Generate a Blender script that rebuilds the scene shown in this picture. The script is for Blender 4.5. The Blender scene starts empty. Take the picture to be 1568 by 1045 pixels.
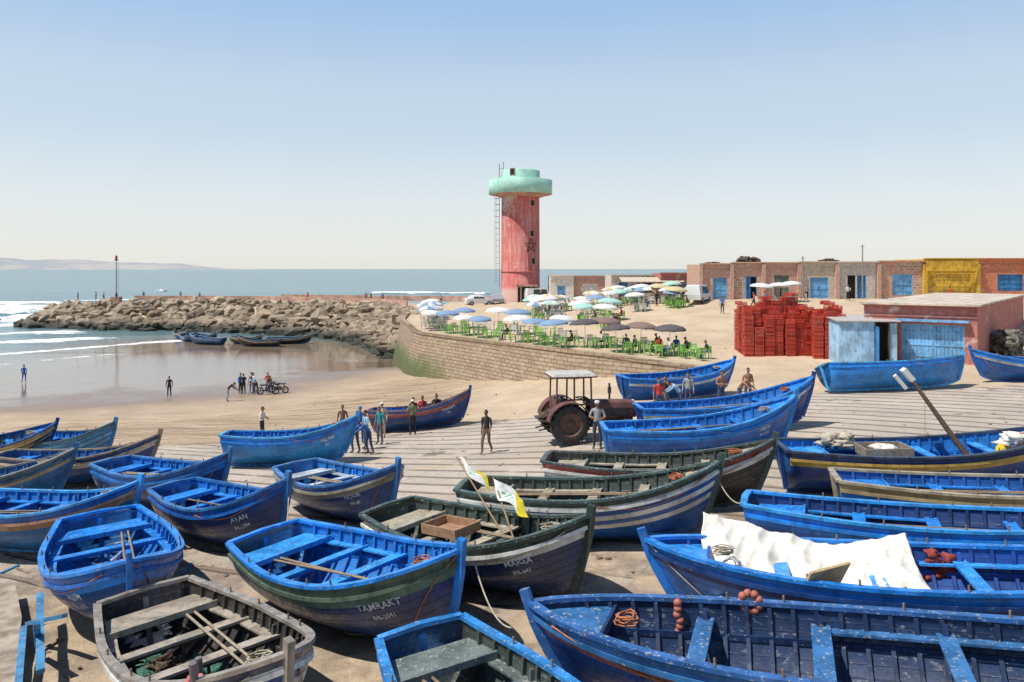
import bpy, bmesh, math, random
import numpy as np
from mathutils import Vector, Matrix, noise
random.seed(7)
SC=bpy.context.scene
COL=SC.collection
# ------------------------------------------------------------------ node helpers
class G:
    def __init__(s,name):
        s.mat=bpy.data.materials.new(name); s.mat.use_nodes=True
        s.n=s.mat.node_tree.nodes; s.l=s.mat.node_tree.links
        s.b=s.n['Principled BSDF']; s._pos=None
    def new(s,t,**k):
        x=s.n.new(t)
        for a,b in k.items(): setattr(x,a,b)
        return x
    def put(s,sock,v):
        if hasattr(v,'is_linked'): s.l.new(v,sock)
        else:
            if isinstance(v,(tuple,list)) and len(v)==3 and len(sock.default_value)==4: v=(*v,1)
            sock.default_value=v
    def pos(s):
        if s._pos is None: s._pos=s.new('ShaderNodeNewGeometry').outputs['Position']
        return s._pos
    def uv(s): return s.new('ShaderNodeTexCoord').outputs['UV']
    def mapping(s,v,scale=(1,1,1),rot=(0,0,0)):
        m=s.new('ShaderNodeMapping'); s.l.new(v,m.inputs[0]); m.inputs['Scale'].default_value=scale; m.inputs['Rotation'].default_value=rot
        return m.outputs[0]
    def noise(s,scale,detail=4,vec=None,rough=.55,dist=0):
        x=s.new('ShaderNodeTexNoise'); s.l.new(vec or s.pos(),x.inputs['Vector'])
        x.inputs['Scale'].default_value=scale; x.inputs['Detail'].default_value=min(detail,5)
        x.inputs['Roughness'].default_value=rough; x.inputs['Distortion'].default_value=dist
        return x.outputs['Fac']
    def ramp(s,f,a,b,lo=0.,hi=1.):
        x=s.new('ShaderNodeMapRange'); x.interpolation_type='SMOOTHSTEP'
        s.put(x.inputs[0],f); x.inputs[1].default_value=a; x.inputs[2].default_value=b
        x.inputs[3].default_value=lo; x.inputs[4].default_value=hi
        return x.outputs[0]
    def mix(s,f,a,b,mode='MIX'):
        x=s.new('ShaderNodeMix',data_type='RGBA',blend_type=mode)
        s.put(x.inputs[0],f); s.put(x.inputs[6],a); s.put(x.inputs[7],b); return x.outputs[2]
    def math(s,op,a,b=0.):
        x=s.new('ShaderNodeMath',operation=op); s.put(x.inputs[0],a); s.put(x.inputs[1],b); return x.outputs[0]
    def xyz(s,v):
        x=s.new('ShaderNodeSeparateXYZ'); s.l.new(v,x.inputs[0]); return x.outputs
    def bump(s,h,st=.3,d=.02,nrm=None):
        x=s.new('ShaderNodeBump'); x.inputs['Strength'].default_value=st; x.inputs['Distance'].default_value=d
        s.l.new(h,x.inputs['Height'])
        if nrm: s.l.new(nrm,x.inputs['Normal'])
        return x.outputs[0]
    def attr(s,name):
        x=s.new('ShaderNodeAttribute'); x.attribute_name=name; return x.outputs['Fac']
    def fin(s,col=None,rough=None,nrm=None,metal=None,spec=None):
        if col is not None: s.put(s.b.inputs['Base Color'],col)
        if rough is not None: s.put(s.b.inputs['Roughness'],rough)
        if nrm is not None: s.l.new(nrm,s.b.inputs['Normal'])
        if metal is not None: s.b.inputs['Metallic'].default_value=metal
        if spec is not None: s.put(s.b.inputs['Specular IOR Level'],spec)
        return s.mat
_pc={}
def paint(name,col,rough=.5,wear=.3,wearcol=(.42,.40,.36),scale=5.,planks=0,var=.25,dust=0):
    wear=min(wear,.62)
    key=(name,col,rough,wear,wearcol,scale,planks,dust)
    if key in _pc: return _pc[key]
    g=G(name)
    n1=g.noise(scale*1.9,5,rough=.72); n2=g.noise(scale*.35,3)
    dk=tuple(c*(1-var) for c in col); lt=tuple(min(1,c*(1+var)+.008) for c in col)
    c=g.mix(g.ramp(n2,.35,.65),dk,lt)
    lum=.3*col[0]+.5*col[1]+.2*col[2]
    fade=tuple(min(1,.7*x+.35*lum+.03) for x in col)
    c=g.mix(g.ramp(g.noise(scale*.5,5,rough=.7),.50,.70,0,.4),c,fade)
    st=g.noise(2.6,5,vec=g.mapping(g.pos(),(2.6,2.6,.8)))
    c=g.mix(g.ramp(st,.50,.72,0,.6),c,tuple(x*.32+.004 for x in col))
    h=n1
    if planks:
        u=g.xyz(g.uv())
        pv=g.math('MULTIPLY',u[1],float(planks))
        fr=g.math('FRACT',pv)
        line=g.math('MAXIMUM',g.ramp(fr,.0,.09,1,0),g.ramp(fr,.94,1.,0,1))
        idx=g.math('FLOOR',pv)
        w=g.new('ShaderNodeTexWhiteNoise',noise_dimensions='1D'); g.l.new(idx,w.inputs['W'])
        c=g.mix(g.math('MULTIPLY',w.outputs[0],.25),c,lt)
        c=g.mix(g.math('MULTIPLY',line,.6),c,tuple(x*.3 for x in col))
        h=g.math('SUBTRACT',n1,g.math('MULTIPLY',line,1.2))
        if dust:
            c=g.mix(g.math('MULTIPLY',g.ramp(u[1],.0,.28,1,0),g.ramp(n1,.3,.65,.05,dust)),c,(.22,.19,.15))
    ch=g.noise(scale*1.6,5,vec=g.mapping(g.pos(),(1,1,2.0)),rough=.78)
    t=.715-wear*.21
    c=g.mix(g.ramp(ch,t,t+.03,0,.85),c,wearcol)
    c=g.mix(g.ramp(ch,t+.05,t+.08,0,.7),c,(.16,.11,.075))
    r=g.ramp(n1,.3,.7,rough-.12,rough+.15)
    m=g.fin(c,r,g.bump(h,.35,.012)); _pc[key]=m; return m
def flat(name,col,rough=.6,metal=0,var=.2,scale=8):
    key=('f',name,col,rough,metal)
    if key in _pc: return _pc[key]
    g=G(name); n=g.noise(scale,4)
    c=g.mix(g.ramp(n,.3,.7),tuple(x*(1-var) for x in col),tuple(min(1,x*(1+var)) for x in col))
    m=g.fin(c,rough,g.bump(n,.2,.01),metal); _pc[key]=m; return m
# ------------------------------------------------------------------ mesh builder
_ico={}
def ico(sub):
    if sub not in _ico:
        bm=bmesh.new(); bmesh.ops.create_icosphere(bm,subdivisions=sub,radius=1)
        _ico[sub]=([v.co.copy() for v in bm.verts],[[v.index for v in f.verts] for f in bm.faces]); bm.free()
    return _ico[sub]
class MB:
    def __init__(s): s.v=[];s.f=[];s.m=[];s.s=[];s.M=None
    def add(s,vs,fs,mat=0,smooth=False):
        o=len(s.v)
        if s.M is not None: vs=[s.M@Vector(v) for v in vs]
        s.v.extend([tuple(v) for v in vs])
        for f in fs: s.f.append([i+o for i in f]); s.m.append(mat); s.s.append(smooth)
    def box(s,c,d,mat=0,rot=None,taper=None):
        x,y,z=d[0]/2,d[1]/2,d[2]/2; tx,ty=taper or (1,1)
        vs=[Vector(p) for p in [(-x,-y,-z),(x,-y,-z),(x,y,-z),(-x,y,-z),(-x*tx,-y*ty,z),(x*tx,-y*ty,z),(x*tx,y*ty,z),(-x*tx,y*ty,z)]]
        if rot is not None:
            R=rot if isinstance(rot,Matrix) else Matrix.Rotation(rot,3,'Z')
            vs=[R@v for v in vs]
        c=Vector(c)
        s.add([v+c for v in vs],[(0,3,2,1),(4,5,6,7),(0,1,5,4),(1,2,6,5),(2,3,7,6),(3,0,4,7)],mat)
    def cyl(s,p0,p1,r0,r1=None,n=8,mat=0,smooth=True,cap=True):
        r1=r0 if r1 is None else r1
        p0=Vector(p0);p1=Vector(p1);d=(p1-p0).normalized()
        a=d.orthogonal().normalized();b=d.cross(a)
        vs=[]
        for p,r in((p0,r0),(p1,r1)):
            for i in range(n):
                t=2*math.pi*i/n; vs.append(p+a*math.cos(t)*r+b*math.sin(t)*r)
        fs=[(i,(i+1)%n,n+(i+1)%n,n+i) for i in range(n)]
        s.add(vs,fs,mat,smooth)
        if cap: s.add(vs,[tuple(range(n))[::-1],tuple(range(n,2*n))],mat)
    def rope(s,pts,r,mat=0,n=5):
        for a,b in zip(pts[:-1],pts[1:]): s.cyl(a,b,r,r,n,mat,True,False)
    def bar(s,pts,lat,w,h,mat=0):
        vs=[];n=len(pts)
        for i,(p,l) in enumerate(zip(pts,lat)):
            p=Vector(p);l=Vector(l)
            t=(Vector(pts[min(i+1,n-1)])-Vector(pts[max(i-1,0)]))
            if t.length<1e-6:t=Vector((1,0,0))
            t.normalize(); u=l.cross(t)
            if u.length<1e-5: u=Vector((0,0,1))
            u.normalize()
            vs+= [p-l*w/2-u*h/2,p+l*w/2-u*h/2,p+l*w/2+u*h/2,p-l*w/2+u*h/2]
        fs=[]
        for i in range(n-1):
            a=i*4;b=a+4
            for k in range(4): fs.append((a+k,a+(k+1)%4,b+(k+1)%4,b+k))
        fs.append((3,2,1,0)); e=(n-1)*4; fs.append((e,e+1,e+2,e+3))
        s.add(vs,fs,mat)
    def lathe(s,prof,n,mat=0,c=(0,0,0),smooth=True):
        c=Vector(c);vs=[]
        for r,z in prof:
            for i in range(n):
                t=2*math.pi*i/n; vs.append(c+Vector((r*math.cos(t),r*math.sin(t),z)))
        fs=[]
        for k in range(len(prof)-1):
            for i in range(n): fs.append((k*n+i,k*n+(i+1)%n,(k+1)*n+(i+1)%n,(k+1)*n+i))
        s.add(vs,fs,mat,smooth)
    def blob(s,c,r,seed=0,mat=0,sub=2,amp=.3,freq=1.2,smooth=False):
        vs,fs=ico(sub); c=Vector(c); o=Vector((seed*7.3,seed*3.1,seed*1.7)); out=[]
        for v in vs:
            k=1+amp*noise.noise(v*freq+o)*1.6
            out.append(c+Vector((v.x*r[0]*k,v.y*r[1]*k,v.z*r[2]*k)))
        s.add(out,fs,mat,smooth)
    def mesh(s,name,mats):
        me=bpy.data.meshes.new(name); me.from_pydata(s.v,[],s.f)
        for m in mats: me.materials.append(m)
        me.polygons.foreach_set('material_index',s.m); me.polygons.foreach_set('use_smooth',s.s)
        me.update(); return me
    def obj(s,name,mats,parent=None,loc=(0,0,0),rot=(0,0,0)):
        me=s.mesh(name,mats)
        o=bpy.data.objects.new(name,me); COL.objects.link(o); o.location=loc;o.rotation_euler=rot
        if parent: o.parent=parent
        return o
def empty(name,loc=(0,0,0),rot=(0,0,0)):
    o=bpy.data.objects.new(name,None);COL.objects.link(o);o.location=loc;o.rotation_euler=rot;o.empty_display_size=.3;return o
def inst(name,me,loc,rz=0,sc=1.,mats=None,parent=None,rot=None):
    o=bpy.data.objects.new(name,me);COL.objects.link(o);o.location=loc;o.rotation_euler=rot or (0,0,rz)
    o.scale=(sc,sc,sc)
    if mats:
        for i,m in enumerate(mats):
            if m is not None: o.material_slots[i].link='OBJECT';o.material_slots[i].material=m
    if parent:o.parent=parent
    return o
# ------------------------------------------------------------------ terrain heights
def tps(P):
    P=np.array(P,float);n=len(P);X=P[:,:2]
    def U(r2): return np.where(r2>1e-9,r2*np.log(np.maximum(r2,1e-9))*.5,0)
    d2=((X[:,None]-X[None])**2).sum(-1)
    A=np.zeros((n+3,n+3));A[:n,:n]=U(d2)+np.eye(n)*6.;A[:n,n]=1;A[:n,n+1:]=X;A[n,:n]=1;A[n+1:,:n]=X.T
    w=np.linalg.solve(A,np.concatenate([P[:,2],[0,0,0]]))
    lo=X.min(0)-5;hi=X.max(0)+5
    def ev(x,y):
        q=np.stack([np.clip(np.atleast_1d(x).astype(float),lo[0],hi[0]),np.clip(np.atleast_1d(y).astype(float),lo[1],hi[1])],-1)
        r=U(((q[:,None]-X[None])**2).sum(-1))@w[:n]+w[n]+q@w[n+1:]
        return r
    return ev
LOW=[(-8.7,13.5,4),(-4,12.7,4.4),(.15,11.8,4.9),(3.8,11.2,5.2),(6.9,10.8,5.4),(0,2,5.2),(-10,2,4.3),(10,2,5.6),
(-12.9,20,3.8),(-6,18.9,4.2),(.2,17.3,4.8),(10.4,16.2,5.2),(-19,29.8,3),(-8.9,28.3,3.4),(.3,25.3,4.2),(7.7,22.7,4.9),(14,22,5.1),
(-27,42,1.7),(-17.7,40.5,2.1),(-13.5,43,1.8),(-6.8,36.9,2.9),(-1,31.6,3.7),(3,31.3,4.3),(10.2,30,4.9),(20.3,31.6,5.1),
(-40,62,.4),(-22.6,63.4,.55),(-10.8,56.3,1.3),(-3.6,51.6,2.2),(1.8,48,3.2),(8.5,48,4.),(15.4,40.2,4.8),(27.5,42.8,5.1),
(-52,80,.03),(-33,84,.1),(-19,82.6,.3),(-8.7,73.9,1),(-1.8,64.2,2),(4.3,54.2,3.4),(16,56.6,4.6),(22.4,53,4.8),(30.7,47.8,5.2),
(-75,90,-.4),(-70,110,-.5),(-52,104,-.04),(-60,125,-.6),(-42,112,-.03),(-30,108,-.02),(-22,112,-.12),(-14,95,.0),(-18,104,-.08),(-28,95,.08),(-42,95,.05),
(-110,100,-1.5),(-150,120,-3),(-90,160,-3),(-120,60,-1.2),(-75,62,-.05),(-60,40,.6),(-90,30,-.3),(-45,25,1.5),(-50,160,-3),(0,150,-2),(-30,125,-.8),
(40,60,5.3),(60,80,5.5),(60,20,5.3),(30,15,5.3),(10,75,3),(0,90,1.),(20,90,3.5),(60,150,3),(-30,10,3.2)]
LOW=[(x,y,z-(.28 if (y<24 and abs(x)<25) else 0)) for x,y,z in LOW]
UPP=[(-13.2,94,4.9),(-8.3,74,4.8),(0,64,4.9),(4.3,55,5.),(8.8,52,4.8),(13,50,4.5),(16,56,4.75),(22,52,4.9),(28,50,5.2),
(-7,100,5.4),(1.3,122,6),(8,100,6.1),(11.2,82.5,6.2),(18,86,6.9),(20,77,6.5),(21,91,7.5),(40,90,7.6),(58,90,7.8),(19.5,70,5.7),
(35,75,6.8),(45,68,6.2),(30,60,5.3),(-16,125,4.9),(-30,140,4.9),(0,140,5.2),(20,140,6),(60,120,7.6),(60,60,6.),(5,72,5.2),(10,63,5.15),(-3,85,5.1),(60,45,5.2),(20,60,4.95)]
_L=tps(LOW);_U=tps(UPP)
def zl(x,y): return float(_L(x,y)[0])
def zu(x,y): return float(_U(x,y)[0])
def zm(x,y): return max(zl(x,y),zu(x,y))
def grid_mesh(name,X,Y,Z,mats,smooth=True,attrs=None):
    ny,nx=X.shape
    co=np.stack([X.ravel(),Y.ravel(),Z.ravel()],-1).astype(np.float32)
    i=np.arange(ny*nx,dtype=np.int32).reshape(ny,nx)
    q=np.stack([i[:-1,:-1],i[:-1,1:],i[1:,1:],i[1:,:-1]],-1).reshape(-1,4)
    me=bpy.data.meshes.new(name)
    me.vertices.add(len(co));me.vertices.foreach_set('co',co.ravel())
    me.loops.add(q.size);me.loops.foreach_set('vertex_index',q.ravel())
    me.polygons.add(len(q));me.polygons.foreach_set('loop_start',np.arange(0,q.size,4,dtype=np.int32));me.polygons.foreach_set('loop_total',np.full(len(q),4,dtype=np.int32))
    me.update(calc_edges=True);me.validate()
    me.polygons.foreach_set('use_smooth',[smooth]*len(me.polygons))
    for m in mats: me.materials.append(m)
    for k,v in (attrs or {}).items():
        a=me.attributes.new(k,'FLOAT','POINT');a.data.foreach_set('value',v.ravel().astype(np.float32))
    o=bpy.data.objects.new(name,me);COL.objects.link(o);return o
def sstep(a,b,x): t=np.clip((x-a)/(b-a),0,1);return t*t*(3-2*t)
def ground_mat(name):
    g=G(name);P=g.pos();p=g.xyz(P)
    n1=g.noise(.35,5);n2=g.noise(3.,5,rough=.7);n3=g.noise(18,4,rough=.7)
    c=g.mix(g.ramp(n1,.3,.7),(.49,.37,.24),(.60,.47,.33))
    c=g.mix(g.ramp(n2,.45,.75,0,.45),c,(.36,.26,.16))
    c=g.mix(g.ramp(n3,.60,.72,0,.5),c,(.22,.155,.10))
    tr=g.noise(1.,5,vec=g.mapping(P,(.10,1.9,.1),(0,0,-.25)),dist=.6)
    damp=g.math('MULTIPLY',g.ramp(p[2],.5,1.2),g.ramp(p[2],2.2,3.4,1,0))
    dampx=g.math('MULTIPLY',damp,g.ramp(p[0],2.,-8.))
    c=g.mix(g.math('MULTIPLY',dampx,g.ramp(tr,.45,.55,.25,.8)),c,(.24,.155,.085))
    rm=g.attr('ramp')
    nz=g.noise(.5,4)
    rmask=g.ramp(g.math('ADD',rm,g.math('MULTIPLY',g.math('SUBTRACT',nz,.5),1.1)),.40,.52)
    sx=g.math('ADD',g.math('MULTIPLY',p[0],.46),g.math('MULTIPLY',p[1],.888))
    fr=g.math('FRACT',g.math('MULTIPLY',sx,.95))
    line=g.math('MAXIMUM',g.ramp(fr,0.,.05,1,0),g.ramp(fr,.80,.88,0,1))
    line=g.math('MULTIPLY',line,g.ramp(g.noise(.8,4),.32,.46,.1,1))
    # expansion joints across the slabs
    sy=g.math('SUBTRACT',g.math('MULTIPLY',p[0],.888),g.math('MULTIPLY',p[1],.46))
    fy=g.math('FRACT',g.math('MULTIPLY',sy,.19))
    jn=g.ramp(fy,.0,.012,1,0)
    conc=g.mix(g.ramp(n1,.35,.65),(.43,.365,.30),(.54,.46,.375))
    conc=g.mix(g.ramp(n2,.5,.75,0,.6),conc,(.30,.245,.19))
    conc=g.mix(g.ramp(g.noise(.22,5,rough=.7),.52,.66,0,.75),conc,(.52,.405,.28))
    conc=g.mix(g.math('MULTIPLY',g.math('MAXIMUM',line,jn),.85),conc,(.20,.15,.11))
    conc=g.mix(g.ramp(g.noise(.5,5,rough=.7),.60,.68,0,.75),conc,(.13,.10,.07))
    c=g.mix(rmask,c,conc)
    dirt_shade=g.math('MULTIPLY',g.ramp(p[1],27.,20.),g.ramp(g.noise(.9,5,rough=.7),.38,.62,.15,.85))
    c=g.mix(dirt_shade,c,(.22,.165,.12))  # near sand: mottled dirt plus shade between the boats mixed into the colour
    edge=g.math('ADD',p[2],g.math('MULTIPLY',g.math('SUBTRACT',g.noise(.12,4),.5),.5))
    wet=g.ramp(edge,.28,.95,1,0)
    c=g.mix(wet,c,(.22,.15,.105))
    r=g.mix(g.ramp(edge,.2,.75,1,0),(.85,.85,.85),(.08,.08,.08))
    h=g.math('ADD',g.math('MULTIPLY',n2,.8),g.math('MULTIPLY',n3,.35))
    h=g.math('SUBTRACT',h,g.math('MULTIPLY',g.math('MULTIPLY',line,rmask),1.2))
    h=g.math('ADD',h,g.math('MULTIPLY',g.math('MULTIPLY',tr,dampx),2.))
    h=g.math('MULTIPLY',h,g.ramp(edge,.2,.9,.03,1))
    return g.fin(c,r,g.bump(h,.9,.10),spec=.6)
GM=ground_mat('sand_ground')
ax=lambda segs: np.unique(np.concatenate([np.arange(a,b,s) for a,b,s in segs]))
xs=ax([(-900,-160,60),(-160,-60,2.),(-60,40,.45),(40,100,2),(100,3000,150)])
ys=ax([(-300,-5,30),(-5,70,.45),(70,135,.8),(135,175,3),(175,3000,300)])
X,Y=np.meshgrid(xs,ys)
Z=np.concatenate([_L(X[i],Y[i]) for i in range(len(ys))]).reshape(X.shape)
Z=np.maximum(Z,-4)
nz=np.array([[noise.fractal(Vector((x*.5,y*.5,3)),1,2,4) if (-60<x<40 and y<90) else 0 for x in xs] for y in ys])
rampA=sstep(42,38,Y)*sstep(-22,-15,X+ (Y-30)*.3)*(.35+.65*sstep(16,22,Y))
Z+=nz*.08*np.clip(Z,0,1.5)*(1-.85*np.clip(rampA,0,1))
Z-=sstep(120,175,Y)*sstep(70,40,X)*6+sstep(170,400,Y)*8
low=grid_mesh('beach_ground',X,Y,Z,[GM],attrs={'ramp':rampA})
def poly_at(pts,s):
    P=[Vector(p) for p in pts];Ls=[(b-a).length for a,b in zip(P[:-1],P[1:])];T=sum(Ls);d=s*T
    for a,b,l in zip(P[:-1],P[1:],Ls):
        if d<=l+1e-6: return a.lerp(b,d/l)
        d-=l
    return P[-1]
WALL=[(-13.6,104),(-13,94),(-10.8,84),(-9.6,78),(-8.3,74.6),(-6.2,71.5),(-2,65.6),(1.5,60),(4.3,56),(8.8,52.2),(13.5,49.6)]
FR=WALL+[(18,49.5),(30,47),(70,40),(200,30)]
fr=[poly_at(FR[:11],i/249) for i in range(250)]+[poly_at(FR[10:],i/149) for i in range(1,150)]
BK=[(-11.5,150),(-5,151),(0,152),(40,156),(400,170)]
tt=np.linspace(0,1,150)**1.15
X=np.zeros((150,len(fr)));Y=X.copy();T=X.copy();S=X.copy()
for j,p in enumerate(fr):
    s=j/(len(fr)-1)
    q=poly_at(BK[:4],min(1,s/.62)) if s<.62 else poly_at(BK[3:],(s-.62)/.38)
    X[:,j]=p.x+(q.x-p.x)*tt;Y[:,j]=p.y+(q.y-p.y)*tt;T[:,j]=tt;S[:,j]=j
Z=np.concatenate([_U(X[i],Y[i]) for i in range(150)]).reshape(X.shape)
nz=np.array([[noise.fractal(Vector((X[i,j]*.25,Y[i,j]*.25,9)),1,2,4) for j in range(X.shape[1])] for i in range(150)])
Z+=nz*.14*sstep(0,.1,T)
sr=sstep(235,290,S)*sstep(.06,0,T)
Lz=np.concatenate([_L(X[i],Y[i]) for i in range(150)]).reshape(X.shape)
Z=Z*(1-sr)+(np.minimum(Lz,Z)-.35)*sr
Z-=sstep(.9,1,T)*8*sstep(330,300,S)
Z-=sstep(4,0,S)*sstep(.02,.1,T)*2.5
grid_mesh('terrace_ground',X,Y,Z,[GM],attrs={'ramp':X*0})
# ------------------------------------------------------------------ sea
def sea_mat():
    g=G('sea_water');P=g.pos();p=g.xyz(P)
    w1=g.noise(.22,5,vec=g.mapping(P,(.35,1,1)),rough=.6)
    w2=g.noise(1.6,3,vec=g.mapping(P,(.5,1,1)))
    fo=g.attr('foam');fn=g.noise(.30,5,vec=g.mapping(P,(.35,1,1)),rough=.75)
    foam=g.ramp(g.math('ADD',fo,g.math('MULTIPLY',g.math('SUBTRACT',fn,.5),2.2)),.48,.62)
    c=g.mix(g.ramp(w1,.35,.65),(.09,.17,.185),(.15,.24,.245))
    sh=g.attr('shallow')
    c=g.mix(sh,c,(.24,.19,.135))
    c=g.mix(foam,c,(.84,.85,.84))
    h=g.math('ADD',w1,g.math('MULTIPLY',w2,.2))
    h=g.math('MULTIPLY',h,g.math('SUBTRACT',1.,g.math('MULTIPLY',sh,.93)))
    r=g.mix(foam,g.mix(sh,(.22,.22,.22),(.06,.06,.06)),(.8,.8,.8))
    return g.fin(c,r,g.bump(h,.6,.8))
xs=ax([(-30000,-2000,2000),(-2000,-260,60),(-260,60,1.6),(60,2000,80),(2000,30000,2000)])
ys=ax([(-400,60,20),(60,380,1.6),(380,2000,40),(2000,30000,1000)])
X,Y=np.meshgrid(xs,ys)
def dline(X,Y,pts):
    D=np.full(X.shape,1e9)
    for (ax_,ay),(bx,by) in zip(pts[:-1],pts[1:]):
        dx,dy=bx-ax_,by-ay;t=np.clip(((X-ax_)*dx+(Y-ay)*dy)/(dx*dx+dy*dy),0,1)
        D=np.minimum(D,np.hypot(X-ax_-t*dx,Y-ay-t*dy))
    return D
Z=.10*np.sin(Y*.35+np.sin(X*.05)*1.5)*sstep(120,170,Y)
foam=np.zeros(X.shape)
for pts,w,h,k in [([(-200,190),(-150,184),(-104,186)],7,2.6,1.2),([(-190,172),(-135,166),(-98,172)],13,.1,.8),([(-160,150),(-110,146),(-97,152)],7,.3,.74),
   ([(-140,130),(-95,127),(-77,134)],6,.15,.68),([(-110,112),(-80,113),(-66,124)],4.5,.1,.66),([(-100,100),(-72,99),(-58,112),(-50,121)],2.4,.05,.64),([(-80,88),(-60,92),(-50,104)],1.3,.03,.57),
   ([(-60,345),(-40,350),(-12,343)],4,1.0,.8),([(-40,300),(-22,297),(5,305)],3,.3,.6),([(8,330),(22,335)],3,.4,.8),([(-260,240),(-200,232),(-140,240)],6,1.1,.9),([(-150,270),(-120,274)],3,.5,.8)]:
    wob=2.6*np.sin(X*.09+w)+1.2*np.sin(X*.27+h*9)
    d=dline(X,Y+wob,pts);e=np.exp(-(d/w)**2);Z+=e*h;foam=np.maximum(foam,e*k)
foam=np.maximum(foam,.34*sstep(-78,-92,X)*sstep(205,180,Y)*sstep(95,110,Y))
Lz=np.full(X.shape,-5.)
for i in range(len(ys)):
    if 55<ys[i]<170:
        m=(xs>-150)&(xs<10);Lz[i,m]=_L(xs[m],np.full(m.sum(),ys[i]))
shallow=sstep(-1.1,-.1,Lz)
Z*=1-.9*shallow
shallow*=sstep(-80,-50,X)
grid_mesh('sea',X,Y,Z,[sea_mat()],attrs={'foam':foam,'shallow':shallow})
hb=MB();hx=np.linspace(-6800,-3300,60);vs=[]
for i,x in enumerate(hx):
    t=(x+6800)/3500;h=150*max(0,1-t)**.7+22*noise.fractal(Vector((x*.002,0,0)),1,2,4)+10
    if t>.75:h*=max(0.02,(1-t)/.25)
    for k,(dy,f) in enumerate([(0,0),(300,.55),(900,1.),(2200,0)]): vs.append((x,9500+dy+200*math.sin(x*.002),-2+h*f))
hb.add(vs,[(i*4+k,i*4+k+4,i*4+k+5,i*4+k+1) for i in range(59) for k in range(3)],0,True)
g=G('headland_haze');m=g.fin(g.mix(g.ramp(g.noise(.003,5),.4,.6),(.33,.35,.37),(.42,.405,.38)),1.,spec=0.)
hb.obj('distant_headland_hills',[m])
# ------------------------------------------------------------------ terrace retaining wall
def wall_mat():
    g=G('stone_retaining_wall');p=g.xyz(g.pos());uv=g.uv()
    b=g.new('ShaderNodeTexBrick');g.l.new(uv,b.inputs[0]);b.inputs['Scale'].default_value=1.;b.inputs['Brick Width'].default_value=.75;b.inputs['Row Height'].default_value=.28
    b.inputs['Mortar Size'].default_value=.035;b.inputs['Color1'].default_value=(.30,.215,.14,1);b.inputs['Color2'].default_value=(.41,.31,.21,1);b.inputs['Mortar'].default_value=(.17,.12,.08,1)
    n=g.noise(1.2,5,rough=.7);c=g.mix(g.ramp(n,.45,.72,0,.6),b.outputs[0],(.44,.35,.25))
    c=g.mix(g.ramp(g.noise(3,5,rough=.8),.58,.68,0,.7),c,(.15,.11,.08))
    zz=g.math('ADD',p[2],g.math('MULTIPLY',g.math('SUBTRACT',n,.5),2.2))
    al=g.math('MULTIPLY',g.ramp(zz,1.6,3.6,1,0),g.ramp(p[0],-4,-9.))
    c=g.mix(g.math('MULTIPLY',al,.92),c,(.075,.12,.03))
    c=g.mix(g.ramp(zz,1.9,.9,0,.6),c,(.12,.10,.05))
    return g.fin(c,.9,g.bump(g.math('ADD',b.outputs['Fac'],n),.6,.05))
wp=[poly_at(WALL,i/119) for i in range(120)]
vs=[];uvs=[];acc=0
for i,p in enumerate(wp):
    a=wp[max(i-1,0)];b=wp[min(i+1,119)];t=(b-a).normalized()
    nrm=Vector((t.y,-t.x))
    if nrm.x>0: nrm=-nrm
    if i: acc+=(p-wp[i-1]).length
    zt=zu(p.x,p.y)+.28;zb=min(zl(p.x,p.y),zt)-.7
    bat=.22*(zt-zb)
    ring=[(p+nrm*bat,zb),(p+nrm*.12,zt-.22),(p+nrm*.2,zt-.22),(p+nrm*.2,zt),(p-nrm*.35,zt),(p-nrm*.35,zt-.9)]
    for q,z in ring: vs.append((q.x,q.y,z));uvs.append((acc,z))
me=bpy.data.meshes.new('stone_terrace_wall');fs=[(i*6+k,i*6+k+6,i*6+k+7,i*6+k+1) for i in range(119) for k in range(5)]
me.from_pydata(vs,[],fs);ul=me.uv_layers.new()
for lp in me.loops: ul.data[lp.index].uv=uvs[lp.vertex_index]
me.materials.append(wall_mat());COL.objects.link(bpy.data.objects.new('stone_terrace_wall',me))
# ------------------------------------------------------------------ breakwater
CR=[(-12.6,101),(-14,110),(-17,122),(-24,134),(-36,142),(-52,150),(-72,152),(-84,153)]
BS=[(-14.8,98),(-18.5,108),(-23,117),(-31,127),(-42,134),(-56,140),(-74,143),(-92,150)]
g=G('breakwater_deck');n=g.noise(.8,5);DK=g.fin(g.mix(g.ramp(n,.4,.65),(.52,.39,.26),(.42,.32,.23)),.9,g.bump(n,.5,.05))
bw=empty('rock_breakwater')
mb=MB();vs=[];N=60
for i in range(N+1):
    c=poly_at(CR,i/N);b=poly_at(BS,i/N);zc=4.85-.9*float(sstep(.85,1,i/N))
    d=(Vector(c)-Vector(b)).normalized()
    vs+= [(b.x,b.y,-1.2),(c.x,c.y,zc-.3),(c.x+d.x*.8,c.y+d.y*.8,zc),(c.x+d.x*11,c.y+d.y*11,zc),(c.x+d.x*20,c.y+d.y*20,-1.5)]
mb.add(vs,[(i*5+k,i*5+k+1,i*5+k+6,i*5+k+5) for i in range(N) for k in range(4)],0)
mb.add([vs[-5+k] for k in range(5)],[(0,1,2,3,4)],0)
mb.obj('deck',[DK],bw)
def rock_mat():
    g=G('breakwater_rock');r=g.new('ShaderNodeNewGeometry').outputs['Random Per Island'];p=g.xyz(g.pos())
    n=g.noise(1.1,5,rough=.7)
    c=g.mix(r,(.16,.12,.08),(.46,.36,.25));c=g.mix(g.ramp(n,.4,.7,0,.5),c,(.17,.13,.10))
    zz=g.math('ADD',p[2],g.math('MULTIPLY',n,2.))
    c=g.mix(g.ramp(zz,1.6,2.9,1,0),c,(.04,.043,.03))
    return g.fin(c,.85,g.bump(n,.7,.12))
RK=rock_mat()
mb=MB();random.seed(3)
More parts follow.
